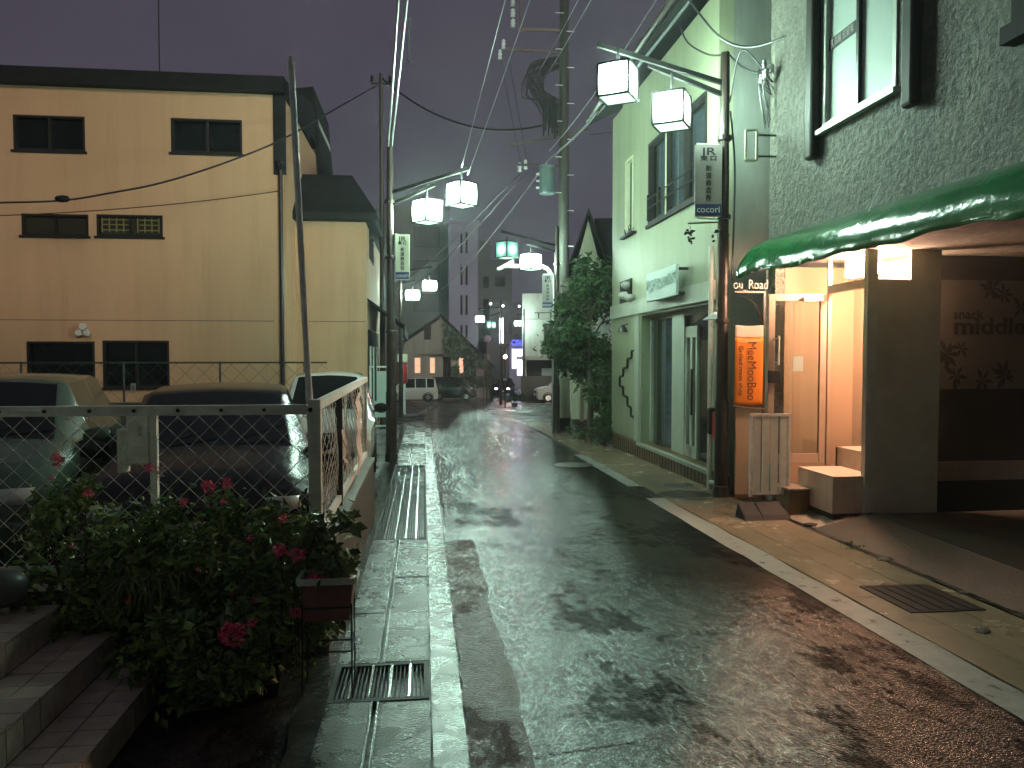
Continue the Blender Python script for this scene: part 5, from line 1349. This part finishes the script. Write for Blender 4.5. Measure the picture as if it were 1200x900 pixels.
shade_block((-5, -4, 0), -7.5, -2.7, -12, 2.6, 6.2, 'white', 'white house behind the viewer that the tiled steps belong to', 1)
# ================================================================ UTILITY POLE, TREE, FAR HOUSES
b = on_g(660, 505); D_U = b.x * sY + b.y * cY
t = thing('utility_pole', b, 'tall concrete utility pole with crossarms and a grey transformer', 'utility pole')
def U(px, py, dD=0): return at(px, py, D_U + dD)
MB().tube([b, (b.x, b.y, 13.5)], [.165, .10], 16).build('pole', 'concrete_pole', t, smooth=True)
MB().lathe((b.x, b.y, 0), [(.168, gz(b.y) + .35), (.172, gz(b.y) + .36), (.170, 1.35), (.165, 1.36)], 16).build('pale_wrap', 'cream', t, smooth=True)
MB().lathe((b.x, b.y, 0), [(.17, gz(b.y)), (.19, gz(b.y) + .02), (.175, gz(b.y) + .345)], 16).build('black_base', 'rubber', t)
a = U(655, 36); m = MB(); e = U(609, 35, -.2); m.bar((b.x, b.y, a.z), e, .07); m.bar(e, e + Vector((0, 0, 1.6)), .06); m.bar((b.x, b.y, a.z + 1.6), e + Vector((0, 0, 1.6)), .06); m.build('crossarm', 'polemetal', t)
m = MB(); m.bar((b.x, b.y, U(655, 62).z), U(592, 57, -.2), .055); m.build('crossarm', 'polemetal', t)
m = MB(); m.bar(U(690, 152, .1), U(598, 170, -.3), .09, .07); m.build('cable_tray', 'concrete_pole', t)
for px, py in ((601, 2), (601, 15), (601, 27)):
    c = U(px, py); MB().lathe(c, [(.03, -.11), (.07, -.09), (.04, -.05), (.075, -.02), (.04, .03), (.07, .06), (.03, .1)], 10).build('insulator', 'porcelain', t, smooth=True)
for px, py in ((590, 52), (586, 64), (609, 196), (616, 193)):
    c = U(px, py); MB().lathe(c, [(.02, -.12), (.06, -.1), (.035, -.03), (.06, .0), (.035, .06), (.05, .09), (.02, .13)], 10).build('insulator', 'porcelain', t, smooth=True)
m = MB(); m.bar((b.x, b.y, U(655, 194).z), U(605, 193, -.1), .05); m.build('crossarm', 'polemetal', t)
c = U(641, 211, -.2); tr = MB().lathe((c.x, c.y, c.z - .36), [(.17, 0), (.20, .03), (.20, .64), (.215, .66), (.215, .72), (.05, .76)], 18).build('transformer', 'transformer', t, smooth=False)
m = MB()
for k in range(3): m.bar((c.x - .2, c.y, c.z - .2 + k * .17), (c.x - .28, c.y, c.z - .2 + k * .17), .05)
m.build('bushing', 'porcelain', tr)
m = MB(); q = random.Random(13)
for k in range(26):
    p = U(628 + q.uniform(-8, 16), 80 + q.uniform(-6, 10)); r_ = U(648 + q.uniform(-12, 6), 112 + q.uniform(-2, 34))
    mid = U(620 + q.uniform(-8, 18), 102 + q.uniform(-14, 12)); m.tube(spline([(b.x - .05, b.y, p.z + .2), p, mid, r_, (b.x - .08, b.y, r_.z - q.uniform(.1, .5))], 4), .018, 5)
m.build('cable_loops', 'cable', t)
m = MB()
for k in range(16):
    p0 = U(640 + q.uniform(-4, 12), 112 + q.uniform(0, 10), -.15); m.tube([p0, p0 - Vector((q.uniform(-.03, .03), 0, q.uniform(.5, 1.0)))], .022, 6)
m.build('cable_drops', 'cable', t)
m = MB()
for k in range(22):
    z = 2.2 + k * .45; s_ = 1 if k % 2 else -1; m.tube([(b.x, b.y - .1, z), (b.x + s_ * .24, b.y - .1, z)], .012, 5)
m.build('step_bolts', 'galv', t)
for z, w_, h_ in ((2.3, .24, .5), (3.2, .2, .34)):
    MB().box(b.x - w_ / 2, b.x + w_ / 2, b.y - .30, b.y - .19, z, z + h_).build('junction_box', 'concrete', t, bevel=.01)
# white tubular road light
g0 = gp(649, 505, D_U - .15); D = D_U - .15
pts = [Vector((g0.x, g0.y, g0.z)), at(648.5, 335, D), at(646, 322, D), at(640, 314, D), at(632, 311.5, D), at(590, 312, D - .3)]
pts[1].x = g0.x; pts[1].y = g0.y
t = thing('road_light', g0, 'white tubular road light with a curved arm by the utility pole', 'street light')
MB().tube([pts[0], pts[1]] + spline(pts[1:5], 4)[1:] + [pts[5]], .055, 10).build('tube', 'white_metal', t, smooth=True)
a = at(583, 316, D - .3); e = at(602, 306, D - .3); m = MB(); m.bar(a, e, .22, .07); m.build('lamp_head', 'white_metal', t, bevel=.02)
# tree and shrubs
def tree(base, h, rad, n, seed, lbl, name='leafy_tree', leaf='treeleaf', cz=.6, cat='tree', size=.13, lob=None):
    q = random.Random(seed); t = thing(name, base, lbl, cat); b = Vector(base); m = MB()
    m.tube(spline([b, b + Vector((.05, .03, h * .25)), b + Vector((-.03, .05, h * .5)), b + Vector((.02, 0, h * .8))], 4), [.085 * (1 - k / 16) for k in range(13)], 9)
    for k in range(9):
        a = q.uniform(0, 2 * PI); z = h * q.uniform(.3, .75); e = b + Vector((math.cos(a) * rad[0] * .7, math.sin(a) * rad[1] * .7, z + h * .16))
        m.tube(spline([b + Vector((0, 0, z)), b.lerp(e, .5) + Vector((0, 0, z * .5 + .05)) - Vector((0, 0, b.z * 0)), e], 3), [.03, .027, .022, .018, .014, .01, .006], 6)
    m.build('trunk', 'bark', t)
    m = MB()
    for (dx, dy, dz, rx_, ry_, rz_, k) in lob: leaves(m, q, (b.x + dx, b.y + dy, b.z + dz), (rx_, ry_, rz_), int(n * k), size, 14, .35, .42, .3)
    m.build('crown', leaf, t); return t
g0 = gp(690, 520, 16.9)
tree(g0, 4.3, (.9, .8), 10500, 41, 'leafy dark green tree growing between the utility pole and the green building', lob=[(0.0, .2, 2.6, .80, .75, .8, .42), (.12, .3, 3.55, .48, .55, .66, .2), (-.28, .1, 2.05, .62, .6, .5, .2), (.25, .2, 1.5, .55, .55, .6, .18)])
g0 = gp(706, 527, 16.2); 
tree(g0, 1.9, (.4, .4), 2900, 42, 'dense green shrub at the far corner of the green building', name='tall_shrub', cat='shrub', size=.09, lob=[(0, 0, .55, .34, .4, .5, .5), (.08, .1, 1.25, .34, .4, .55, .5)])
g0 = gp(681, 506, 17.5); tree(g0, .5, (.3, .3), 420, 43, 'low bushy plant at the foot of the leafy tree', name='low_shrub', cat='shrub', size=.07, lob=[(0, 0, .22, .3, .25, .2, 1)])
# pipe frame by the tree
c = gp(682, 497, 21.5); m = MB(); zt = at(682, 437, 21.5).z; m.box(c.x - .05, c.x + .05, c.y - .05, c.y + .05, c.z, zt); e = at(664, 438, 21.6); m.box(e.x - .4, c.x + .05, c.y - .05, c.y + .05, zt + .002, zt + .10); solo(m, 'carport_frame', 'boardbeige', c, 'beige square pipe frame of a carport behind the tree', 'frame')
# gabled house behind the tree
yH = 24.5; t = thing('gabled_house', (on_y(665, 330, yH).x + .15, yH, gz(yH)), 'cream gabled house with dark roof behind the leafy tree', 'house')
ap, el = on_y(689, 254, yH), on_y(665, 330, yH); er = 2 * ap.x - el.x
w = MB(); w.prism([(el.x + .15, -.4), (er - .15, -.4), (er - .15, el.z), (ap.x, ap.z - .12), (el.x + .15, el.z)], 'y', yH, yH + 6); w.build('wall', 'cream', t)
m = MB(); m.prism([(el.x - .15, el.z - .2), (ap.x, ap.z), (er + .15, el.z - .2), (er + .15, el.z - .02), (ap.x, ap.z + .2), (el.x - .15, el.z - .02)], 'y', yH - .45, yH + 6.3); m.build('roof', 'darkroof', t)
m = MB(); m.box(el.x + .1, er - .1, yH - .3, yH - .003, el.z - .32, el.z - .2); m.box(el.x + .4, el.x + 1.4, yH - .25, yH - .003, el.z - 2.0, el.z - .6); m.build('porch_beam', 'white_metal', t)
# the roof carries on to the right as a second wing
m = MB(); a = on_y(726, 250, yH); m.prism([(ap.x + .2, ap.z - .1), (ap.x + 5, ap.z - .1), (ap.x + 5, el.z - .2), (er, el.z - .2)], 'y', yH - .2, yH + 5); m.build('wing_roof', 'darkroof', t); t.rotation_euler.z = math.radians(-10)
# white building with recessed ground floor
yW = 56.0; x0, x1 = on_y(612, 400, yW).x, on_y(612, 400, yW).x + 7
zt, zm, zl, zb2 = on_y(612, 344, yW).z, on_y(612, 374, yW).z, on_y(612, 405, yW).z, on_y(612, 420, yW).z
t = thing('white_building', (x0, yW, gz(yW)), 'white flat-roofed building with recessed ground floor at the bend', 'building')
wn = [(on_y(636, 390, yW).x, on_y(648, 390, yW).x, on_y(640, 403, yW).z, on_y(640, 378, yW).z), (x0 + 2.6, x0 + 3.4, on_y(640, 403, yW).z, on_y(640, 378, yW).z)]
w = MB(); holes(w, 'y', yW, yW + .25, x0, x1, zb2, zt, wn); w.box(x0, x0 + .25, yW + .25, yW + 9, -1.9, zt); w.box(x0 + .25, x1, yW + 2.2, yW + 2.4, -1.9, zt); w.box(x0 + .25, x1, yW + .25, yW + 2.2, zb2, zb2 + .15); w.build('wall', 'white', t)
for q_ in wn: window(t, 'y', yW, .15, *q_, frame='greytrim', mull=0, fw=.08)
m = MB(); m.box(x0 - .06, x1, yW - .12, yW - .003, zm - .06, zm + .06); m.box(x0 - .05, x1, yW - .5, yW - .003, zb2 - .12, zb2 + .18); m.build('ledge', 'greytrim', t)
a = on_y(631, 369, yW); m = MB()
for px in (631, 645): c = on_y(px, 369, yW); m.box(c.x - .05, c.x + .05, yW - .3, yW - .2, zm + .06, zm + .42)
m.box(a.x - .3, a.x + 1.3, yW - .28, yW - .22, zm + .42, zm + .48); m.build('balcony_rail', 'frame', t)
m = MB(); m.box(x0 + .3, x1, yW + 2.19, yW + 2.199, -1.8, zb2); m.build('ground_floor', 'darkroom', t)  # dark sheet before the back wall, shade of the recess put into colour
m = MB(); m.box(on_y(630, 432, yW + 2).x, on_y(648, 432, yW + 2).x, yW + 2.17, yW + 2.188, on_y(640, 441, yW).z, on_y(640, 432, yW).z); m.build('lower_window', 'frost', t)
t.rotation_euler.z = math.radians(-8.5)
y = 52.0; a, b_ = on_y(610.5, 441, y), on_y(650, 441, y); m = MB(); m.box(a.x, b_.x + 1.5, y, y + .15, gz(y) - .1, a.z); solo(m, 'low_wall', 'concrete', ((a.x + b_.x) / 2, y, gz(y)), 'stained concrete wall in front of the white building at the corner', 'wall')
# round topiary by the corner, thin road post
c = gp(603, 477, 40.0); t = thing('round_bush', c, 'small dark round bush in a pot at the far corner', 'bush', None)
MB().lathe(c, [(.14, 0), (.2, .22), (.18, .22)], 12).build('pot', 'pot', t); m = MB(); leaves(m, random.Random(5), (c.x, c.y, c.z + .52), (.40, .36, .32), 900, .10, 16, .1, .5, .1); m.build('foliage', 'ivy', t)
c = gp(592, 476, 38.0); t = thing('road_post', c, 'thin dark post with a small reflector at the inner corner of the bend', 'post')
MB().tube([c, (c.x, c.y, at(592, 443, 38.0).z)], .03, 8).build('post', 'polemetal', t); MB().box(c.x - .09, c.x + .09, c.y - .035, c.y + .0, at(592, 446, 38.0).z, at(592, 443, 38.0).z).build('reflector', 'paint', t)
# ivy-covered house
yI = 63.0; t = thing('ivy_house', on_y(520, 460, yI), 'small gabled house half covered in dark ivy with rosy lit windows', 'house')
ap, l_, r_ = on_y(517, 371, yI), on_y(474, 402, yI), on_y(563, 420, yI); xr = on_y(574, 440, yI).x
wl = [(on_y(p0, 430, yI).x, on_y(p1, 430, yI).x, on_y(500, 437.5, yI).z, on_y(500, 419, yI).z) for p0, p1 in ((485.5, 493), (503.5, 510), (537.5, 543.5))]
dr = (on_y(519, 430, yI).x, on_y(528.5, 430, yI).x, on_y(500, 447, yI).z, on_y(500, 418, yI).z); up = (on_y(497, 390, yI).x, on_y(505, 390, yI).x, on_y(500, 398, yI).z, on_y(500, 380, yI).z)
w = MB(); zL = wl[0][3] + .25; x_l = on_y(472, 430, yI).x
holes(w, 'y', yI, yI + .2, x_l, xr, -2, zL, wl + [dr]); holes(w, 'y', yI + .0, yI + .2, x_l, x_l, zL, zL, [])
w.prism([(x_l, zL + .002), (xr, zL + .002), (r_.x, r_.z), (ap.x, ap.z - .1), (l_.x, l_.z)], 'y', yI, yI + .2); w.box(x_l, x_l + .2, yI + .2, yI + 8, -2, zL); w.box(xr - .2, xr, yI + .2, yI + 8, -2, zL); w.build('wall', 'ivywall', t)
for i, q_ in enumerate(wl):
    window(t, 'y', yI, .12, *q_, frame='white_metal', pane='winglow', mull=0, rails=1, fw=.05)
window(t, 'y', yI, .12, *dr, frame='frame', pane='darkglass', mull=1, fw=.07)
m = MB(); m.box(up[0], up[1], yI - .04, yI - .003, up[2], up[3]); m.build('upper_window', 'frame', t)
m = MB(); m.prism([(l_.x - .5, l_.z - .2), (ap.x, ap.z), (xr + .35, on_y(576, 431, yI).z), (xr + .35, on_y(576, 431, yI).z + .15), (ap.x, ap.z + .2), (l_.x - .5, l_.z + 0)], 'y', yI - .3, yI + 8); m.build('roof', 'darkroof', t)
m = MB(); q = random.Random(17)
for k in range(5200):
    px = 520 + 55 * (q.random() ** .8); py = q.uniform(375, 452)
    if px < 532 + 8 * math.sin(py * .3) and (py > 412 + 6 * math.sin(px) or q.random() < .35): continue
    if any(w0 - 0 < px < w1 and 417 < py < 440 for w0, w1 in ((536, 545), (518, 530))): continue
    p = on_y(px, py, yI - q.uniform(.05, .35))
    if p.z > ap.z - abs(p.x - ap.x) * (ap.z - r_.z) / (r_.x - ap.x) + .15: continue
    d = Vector((q.uniform(-1, 1), -.3, q.uniform(-1, .3))).normalized() * .28; w_ = d.cross(Vector((0, 1, .3))).normalized() * .10
    m.add([p, p + d * .5 + w_, p + d, p + d * .5 - w_], [(0, 1, 2, 3)])
m.build('ivy', 'ivy', t)
a, b_ = on_y(558, 433, yI - 3), on_y(567, 452, yI - 3); m = MB(); m.box(a.x, b_.x, yI - 3, yI - 2.95, on_y(560, 441, yI - 3).z, a.z); m.box(a.x, a.x + .06, yI - 2.94, yI - 2.9, gz(yI), a.z); m.box(b_.x - .06, b_.x, yI - 2.94, yI - 2.9, gz(yI), a.z); solo(m, 'notice_board', 'fargrey', (a.x, yI - 3, gz(yI)), 'grey notice board on two legs at the corner of the ivy house', 'notice board')
# grey block behind left, lavender tower, far blocks
def block(name, px0, px1, pyt, D, depth, mat, lbl, wins=(), pane='darkglass', ybase=-2.2):
    a, b_ = at(px0, pyt, D), at(px1, pyt, D); y = a.y; b_ = on_y(px1, pyt, y); a = on_y(px0, pyt, y)
    t = thing(name, ((a.x + b_.x) / 2, y, gz(y)), lbl, 'building')
    hs = []
    for (u0, u1, v0, v1) in wins:
        p, q_ = on_y(u0, v0, y), on_y(u1, v1, y); hs.append((p.x, q_.x, q_.z, p.z))
    w = MB(); holes(w, 'y', y, y + .3, a.x, b_.x, ybase, a.z, hs); w.box(a.x, a.x + .3, y + .3, y + depth, ybase, a.z); w.box(b_.x - .3, b_.x, y + .3, y + depth, ybase, a.z); w.box(a.x + .3, b_.x - .3, y + .3, y + depth, a.z - .4, a.z - .05)
    w.build('wall', mat, t)
    for h_ in hs: window(t, 'y', y, .2, *h_, frame='frame', pane=pane, mull=0, fw=.06)
    m = MB(); m.box(a.x - .15, b_.x + .15, y - .15, y + depth, a.z + .003, a.z + .35); m.build('parapet', mat, t)
    return t
block('apartment_block', 440, 525.5, 246, 78, 12, 'tower2', 'dark grey apartment block behind the left street lamps', [(485, 515, 266, 290), (485, 515, 305, 330), (485, 515, 345, 365)], 'fargrey')
block('slender_tower', 526, 560, 262, 76, 9, 'tower', 'pale lavender tower with paired slit windows', [(539.5, 542, y0, y1) for y0, y1 in ((272, 297), (310, 334), (346, 369), (381, 396))] + [(545.5, 548, y0, y1) for y0, y1 in ((272, 297), (310, 334), (346, 369), (381, 396))])
block('office_block', 560.5, 600, 307, 100, 14, 'fargrey', 'dim grey office block beyond the lavender tower', [(566, 573, 324, 338), (580, 592, 324, 336), (566, 573, 350, 362)], 'darkglass')
block('far_block', 574, 640, 358, 84, 10, 'tower2', 'low dark block beyond the white building', [(596.5, 599.5, 378, 391), (604, 608, 392, 398)], 'fargrey')
block('stair_tower', 558, 575, 285, 112, 8, 'fargrey', 'narrow dark stair tower behind the office block')
block('street_house', 572, 588, 400, 74, 8, 'fargrey', 'dark narrow house front beside the far street', [(570, 574, 415, 424)], 'darkglass', -2.2)
# lit shop at the end of the street
yS = 80; a, b_ = on_y(597, 402, yS), on_y(622, 447, yS)
t = thing('lit_shop', ((a.x + b_.x) / 2, yS, gz(yS)), 'brightly lit white-violet shopfront at the end of the street', 'shop')
m = MB(); m.box(a.x, b_.x, yS, yS + 5, -2.2, a.z); m.build('wall', 'tower', t)
for u0, u1, v0, v1 in ((600, 605, 409, 432), (606, 620, 409, 418), (606, 620, 421, 440)):
    p, q_ = on_y(u0, v0, yS), on_y(u1, v1, yS); MB().box(p.x, q_.x, yS - .03, yS - .004, q_.z, p.z).build('lit_window', 'shopglow', t)
c = on_y(606, 402, yS); text('CIIVI', 'lettering', 'blueglow', t, (c.x, yS - .1, c.z), (1, 0, 0), (0, 0, 1), .85, .03, bold=.02, width=1.2)
c = gp(587.5, 440, 60); a, b_ = at(585.5, 373, 60), at(589.5, 402, 60)
t = thing('vertical_sign', c, 'tall narrow white lit sign on a post down the street', 'sign')
MB().box(a.x, b_.x, c.y - .1, c.y + .1, b_.z, a.z).build('lit_panel', 'whiteglow', t); MB().tube([c, (c.x, c.y, b_.z)], .06, 8).build('post', 'polemetal', t)
c = at(592, 418, 58); t = thing('red_lamp', (c.x, c.y, gz(c.y)), 'glowing red lamp on a post at the end of the street', 'lamp')
MB().lathe(c, [(.01, -.13), (.1, -.09), (.13, 0), (.1, .09), (.01, .13)], 14).build('globe', 'redglow', t); MB().tube([(c.x, c.y, gz(c.y)), (c.x, c.y, c.z - .13)], .05, 8).build('post', 'polemetal', t)
c = gp(591, 452, 66); car((c.x, c.y, c.z), math.radians(-12), 'distant dark car with small lit headlights under the red lamp', 'carblack', L=3.6, W=1.5, H=1.55, hood_h=.95, lamps='whiteglow')
for px, py, lb in ((575, 356, 'tiny white window lamp on the far grey block nearest the tower'), (589.5, 358.5, 'tiny white lamp between the far grey block and the white building'), (608.5, 359, 'tiny white lamp just left of the white building roof')):
    c = at(px, py, 83); solo(MB().lathe(c, [(.01, -.12), (.12, 0), (.01, .12)], 8), 'small_lamp', 'whiteglow', c, lb, 'lamp', 'tiny lamps on the far block')
c = at(483, 432, 47); 
# round traffic mirror
c = gp(570.5, 440, 60); p = at(570.5, 397, 60); t = thing('traffic_mirror', c, 'round grey traffic mirror above the ivy house corner', 'mirror')
m = MB(); m.lathe((0, 0, 0), [(.29, 0), (.31, .03), (.2, .07), (.001, .09)], 20); m.v = [Vector((p.x + v.x, p.y - v.z, p.z + v.y)) for v in m.v]; m.build('mirror_face', 'fargrey', t, smooth=True); MB().tube([c, (c.x, c.y + .05, p.z)], .05, 8).build('post', 'polemetal', t)

# ================================================================ OVERHEAD CABLES
def cable(pts, r, lbl, mat='cable', grp='overhead cables', name='cable'):
    c = Vector(pts[0]); o = solo(MB().tube(pts, r, 6), name, mat, c, lbl, 'cable', grp, smooth=True); return o
A = at(457, 172, D_L)
def mid(a, b, d, n=16): return sag(a, b, d, n)
for i, (pb, lb) in enumerate((((467, 0), 'left strand of the bright cable pair rising from the left lamp post'), ((477, 0), 'right strand of the bright cable pair rising from the left lamp post'))):
    a = at(455 + i * 4, 172, D_L); e = at(pb[0], pb[1], 8.3); f_ = e + (e - a) * 1.2; f_.z = e.z + .25
    cable(spline([a, a.lerp(e, .5) - Vector((0, 0, .03)), e, f_], 8), .016, lb, 'silvercable')
a = at(480, 20, 9.0); cable([a, at(478, 72, 9.2), at(486, 75, 9.2)], .007, 'short loose wire end hanging from the right bright cable', 'silvercable')
nU = 3.62
cable(mid((1.5, 62, 7.0), (nU - .35, D_U, 6.75), .35, 20) + mid((nU - .35, D_U, 6.75), (3.72, 9.3, 6.62), .22, 16)[1:] + mid((3.72, 9.3, 6.62), (3.75, -8, 6.7), .25, 14)[1:], .026, 'thick bright cable bundle running along the right side past the utility pole', 'silvercable')
cable(mid((nU - .35, D_U, 6.95), (3.55, 9.3, 7.15), .2, 16) + mid((3.55, 9.3, 7.15), (3.6, -8, 7.1), .2, 12)[1:], .014, 'thinner bright cable above the thick bundle on the right', 'silvercable')
cable(mid((nU - .6, D_U, 8.6), (2.95, -6, 7.6), .5, 20), .012, 'high thin cable crossing above the near right lanterns', 'silvercable')
cable(mid((nU - .75, D_U, 8.75), (2.8, -6, 7.7), .5, 20), .010, 'highest thin cable over the near right lanterns', 'silvercable')
a, e = at(448, 92, 22), at(640, 146, D_U); cable(mid(a, e, .62), .030, 'thick black cable sagging from the far left pole to the utility pole')
cable(spline([at(-60, 239, 15.2), at(0, 237.5, 15.3), at(73, 235, 15.5), at(130, 226, 15.7), at(190, 214, 15.9), at(260, 192, 16.2), at(325, 166, 16.6), at(372, 140, 17.5), at(410, 118, 19), at(446, 98, 22)], 6), .020, 'thick black cable sagging across the ochre building wall')
c = at(73, 233, 15.5); m = MB(); m.lathe((0, 0, 0), [(.02, -.14), (.06, -.1), (.075, 0), (.06, .1), (.02, .14)], 12); m.v = [Vector((c.x + v.z, c.y + v.y, c.z + v.x)) for v in m.v]; solo(m, 'cable_joint', 'rubber', c, 'black joint box on the cable across the ochre building', 'joint box', smooth=True)
cable(mid(at(-60, 254, 16), at(333, 223, 17.45), .12), .011, 'thin black cable below the thick one on the ochre building')
for i, (p0, p1, p2) in enumerate((((609, 204, D_U), (520, 292, 30), (455, 345, 42)), ((617, 202, D_U), (530, 296, 30), (462, 352, 42)))):
    cable(spline([at(*p0), at(*p1), at(*p2)], 8), .02, ('upper', 'lower')[i] + ' of two cables running from the transformer down towards the apartment block')
for i, (p0, p1) in enumerate((((586, 66, D_U), (610, 190, D_U)), ((597, 72, D_U), (617, 188, D_U)))):
    cable([at(*p0), at(*p1)], .010, ('left', 'right')[i] + ' thin vertical wire between the crossarms of the utility pole')
c1_ = at(549, 199, D_L - .5)
for i, (q0, q1, q2) in enumerate((((541, 196), (566, 100), (592, 0)), ((548, 205), (580, 118), (628, -20)))):
    cable(spline([at(*q0, D_L - .5), at(*q1, 12.5), at(*q2, 11.0)], 6), .007, ('left', 'right')[i] + ' thin wet wire rising from the tip of the left lantern arm', 'silvercable')
cable(mid(at(853, 62, D_R), at(905, 84, 8.9), .10), .012, 'short cable from the near right lamp post to the stucco corner')
cable(spline([at(855, 120, D_R), at(868, 60, 9.3), at(892, 78, 9.1), at(905, 96, 8.9)], 6), .010, 'looping cable between the near right lamp post and the insulators')
cable(spline([at(853, 64, D_R), at(830, 64, 9.8), at(806, 50, 10.2), at(797, 30, 10.6)], 6), .012, 'cable loop under the green building eave by the near right lamp post')
cable(spline([at(800, -10, 9.5), at(842, 42, 9.3), at(880, 55, 9.1), at(930, 40, 8.6)], 6), .014, 'black cable crossing the gap above the near right lamp post')
cable(spline([at(856, 130, D_R), at(861, 190, D_R), at(860, 262, D_R - .05), at(857, 330, D_R)], 6), .012, 'black cable running down the near right lamp post')
cable(mid(at(690, 158, D_U), at(1010, 60, D_U + 8), .5), .012, 'far thin cable leaving the utility pole to the right')
# far thin pole behind the left lamp
c = gp(449, 520, 22); t = thing('utility_pole', c, 'dark thin utility pole top behind the left lamp post', 'utility pole')
zt = at(447, 86, 22).z; MB().tube([c, (c.x, c.y, zt)], [.09, .05], 10).build('pole', 'polemetal', t)
m = MB(); m.bar((c.x - .28, c.y, zt - .3), (c.x + .28, c.y, zt - .3), .06); m.build('crossarm', 'polemetal', t)
for dx in (-.25, .0, .25): MB().lathe((c.x + dx, c.y, zt - .26), [(.03, 0), (.06, .04), (.03, .1), (.05, .14), (.02, .2)], 8).build('insulator', 'blackmetal', t)

# ================================================================ CAMERA, SKY, LIGHT
cd = bpy.data.cameras.new('camera'); cam = bpy.data.objects.new('camera', cd); COL.objects.link(cam)
cd.sensor_width = 36; cd.lens = 36 * FPX / 1200; cd.clip_end = 1000; cd.clip_start = .05
cam.location = (0, 0, EYE)
fwd = Vector((sY * cP, cY * cP, -sP)); cam.rotation_euler = fwd.to_track_quat('-Z', 'Y').to_euler()
sc.camera = cam
w = bpy.data.worlds.new('World'); sc.world = w; w.use_nodes = True
N, L = w.node_tree.nodes, w.node_tree.links
bg = N['Background']; tc = N.new('ShaderNodeTexCoord'); nz = N.new('ShaderNodeTexNoise'); nz.inputs['Scale'].default_value = 3.0; nz.inputs['Detail'].default_value = 4
L.new(tc.outputs['Generated'], nz.inputs['Vector']); rp = N.new('ShaderNodeValToRGB')
rp.color_ramp.elements[0].position = .25; rp.color_ramp.elements[1].position = .8
rp.color_ramp.elements[0].color = (.037, .031, .046, 1); rp.color_ramp.elements[1].color = (.056, .049, .067, 1)
L.new(nz.outputs['Fac'], rp.inputs['Fac']); L.new(rp.outputs['Color'], bg.inputs['Color']); bg.inputs['Strength'].default_value = 1.0
# added low soft sun from behind, standing in for warm light on ochre wall
sd = bpy.data.lights.new('glow', 'SUN'); sd.energy = .6; sd.color = (1.0, .80, .62); sd.angle = math.radians(12)
so = bpy.data.objects.new('glow', sd); COL.objects.link(so)
so.rotation_euler = Vector((-.33, .90, -.27)).to_track_quat('-Z', 'Y').to_euler()
hz = MB().box(-70, 70, -40, 125, -4, 19).build('haze', pmat('haze_air', (1, 1, 1)))
hm = bpy.data.materials.new('rainy_haze'); hm.use_nodes = True; HN, HL = hm.node_tree.nodes, hm.node_tree.links
HN.remove(HN['Principled BSDF']); pv = HN.new('ShaderNodeVolumePrincipled'); pv.inputs['Color'].default_value = (.85, .88, .9, 1); pv.inputs['Density'].default_value = .0016; pv.inputs['Anisotropy'].default_value = .72
HL.new(pv.outputs[0], HN['Material Output'].inputs['Volume']); hz.data.materials.clear(); hz.data.materials.append(hm); tag(hz, kind='stuff', label='thin rainy haze hanging in the street')
sc.view_settings.view_transform = 'Standard'; sc.view_settings.look = 'None'; sc.view_settings.exposure = .5; sc.view_settings.gamma = 1
sc.render.engine = 'CYCLES'
sc.cycles.use_denoising = True
sc.cycles.max_bounces = 6; sc.cycles.diffuse_bounces = 3; sc.cycles.glossy_bounces = 3; sc.cycles.transparent_max_bounces = 12
sc.cycles.sample_clamp_indirect = 8; sc.cycles.caustics_reflective = False; sc.cycles.caustics_refractive = False
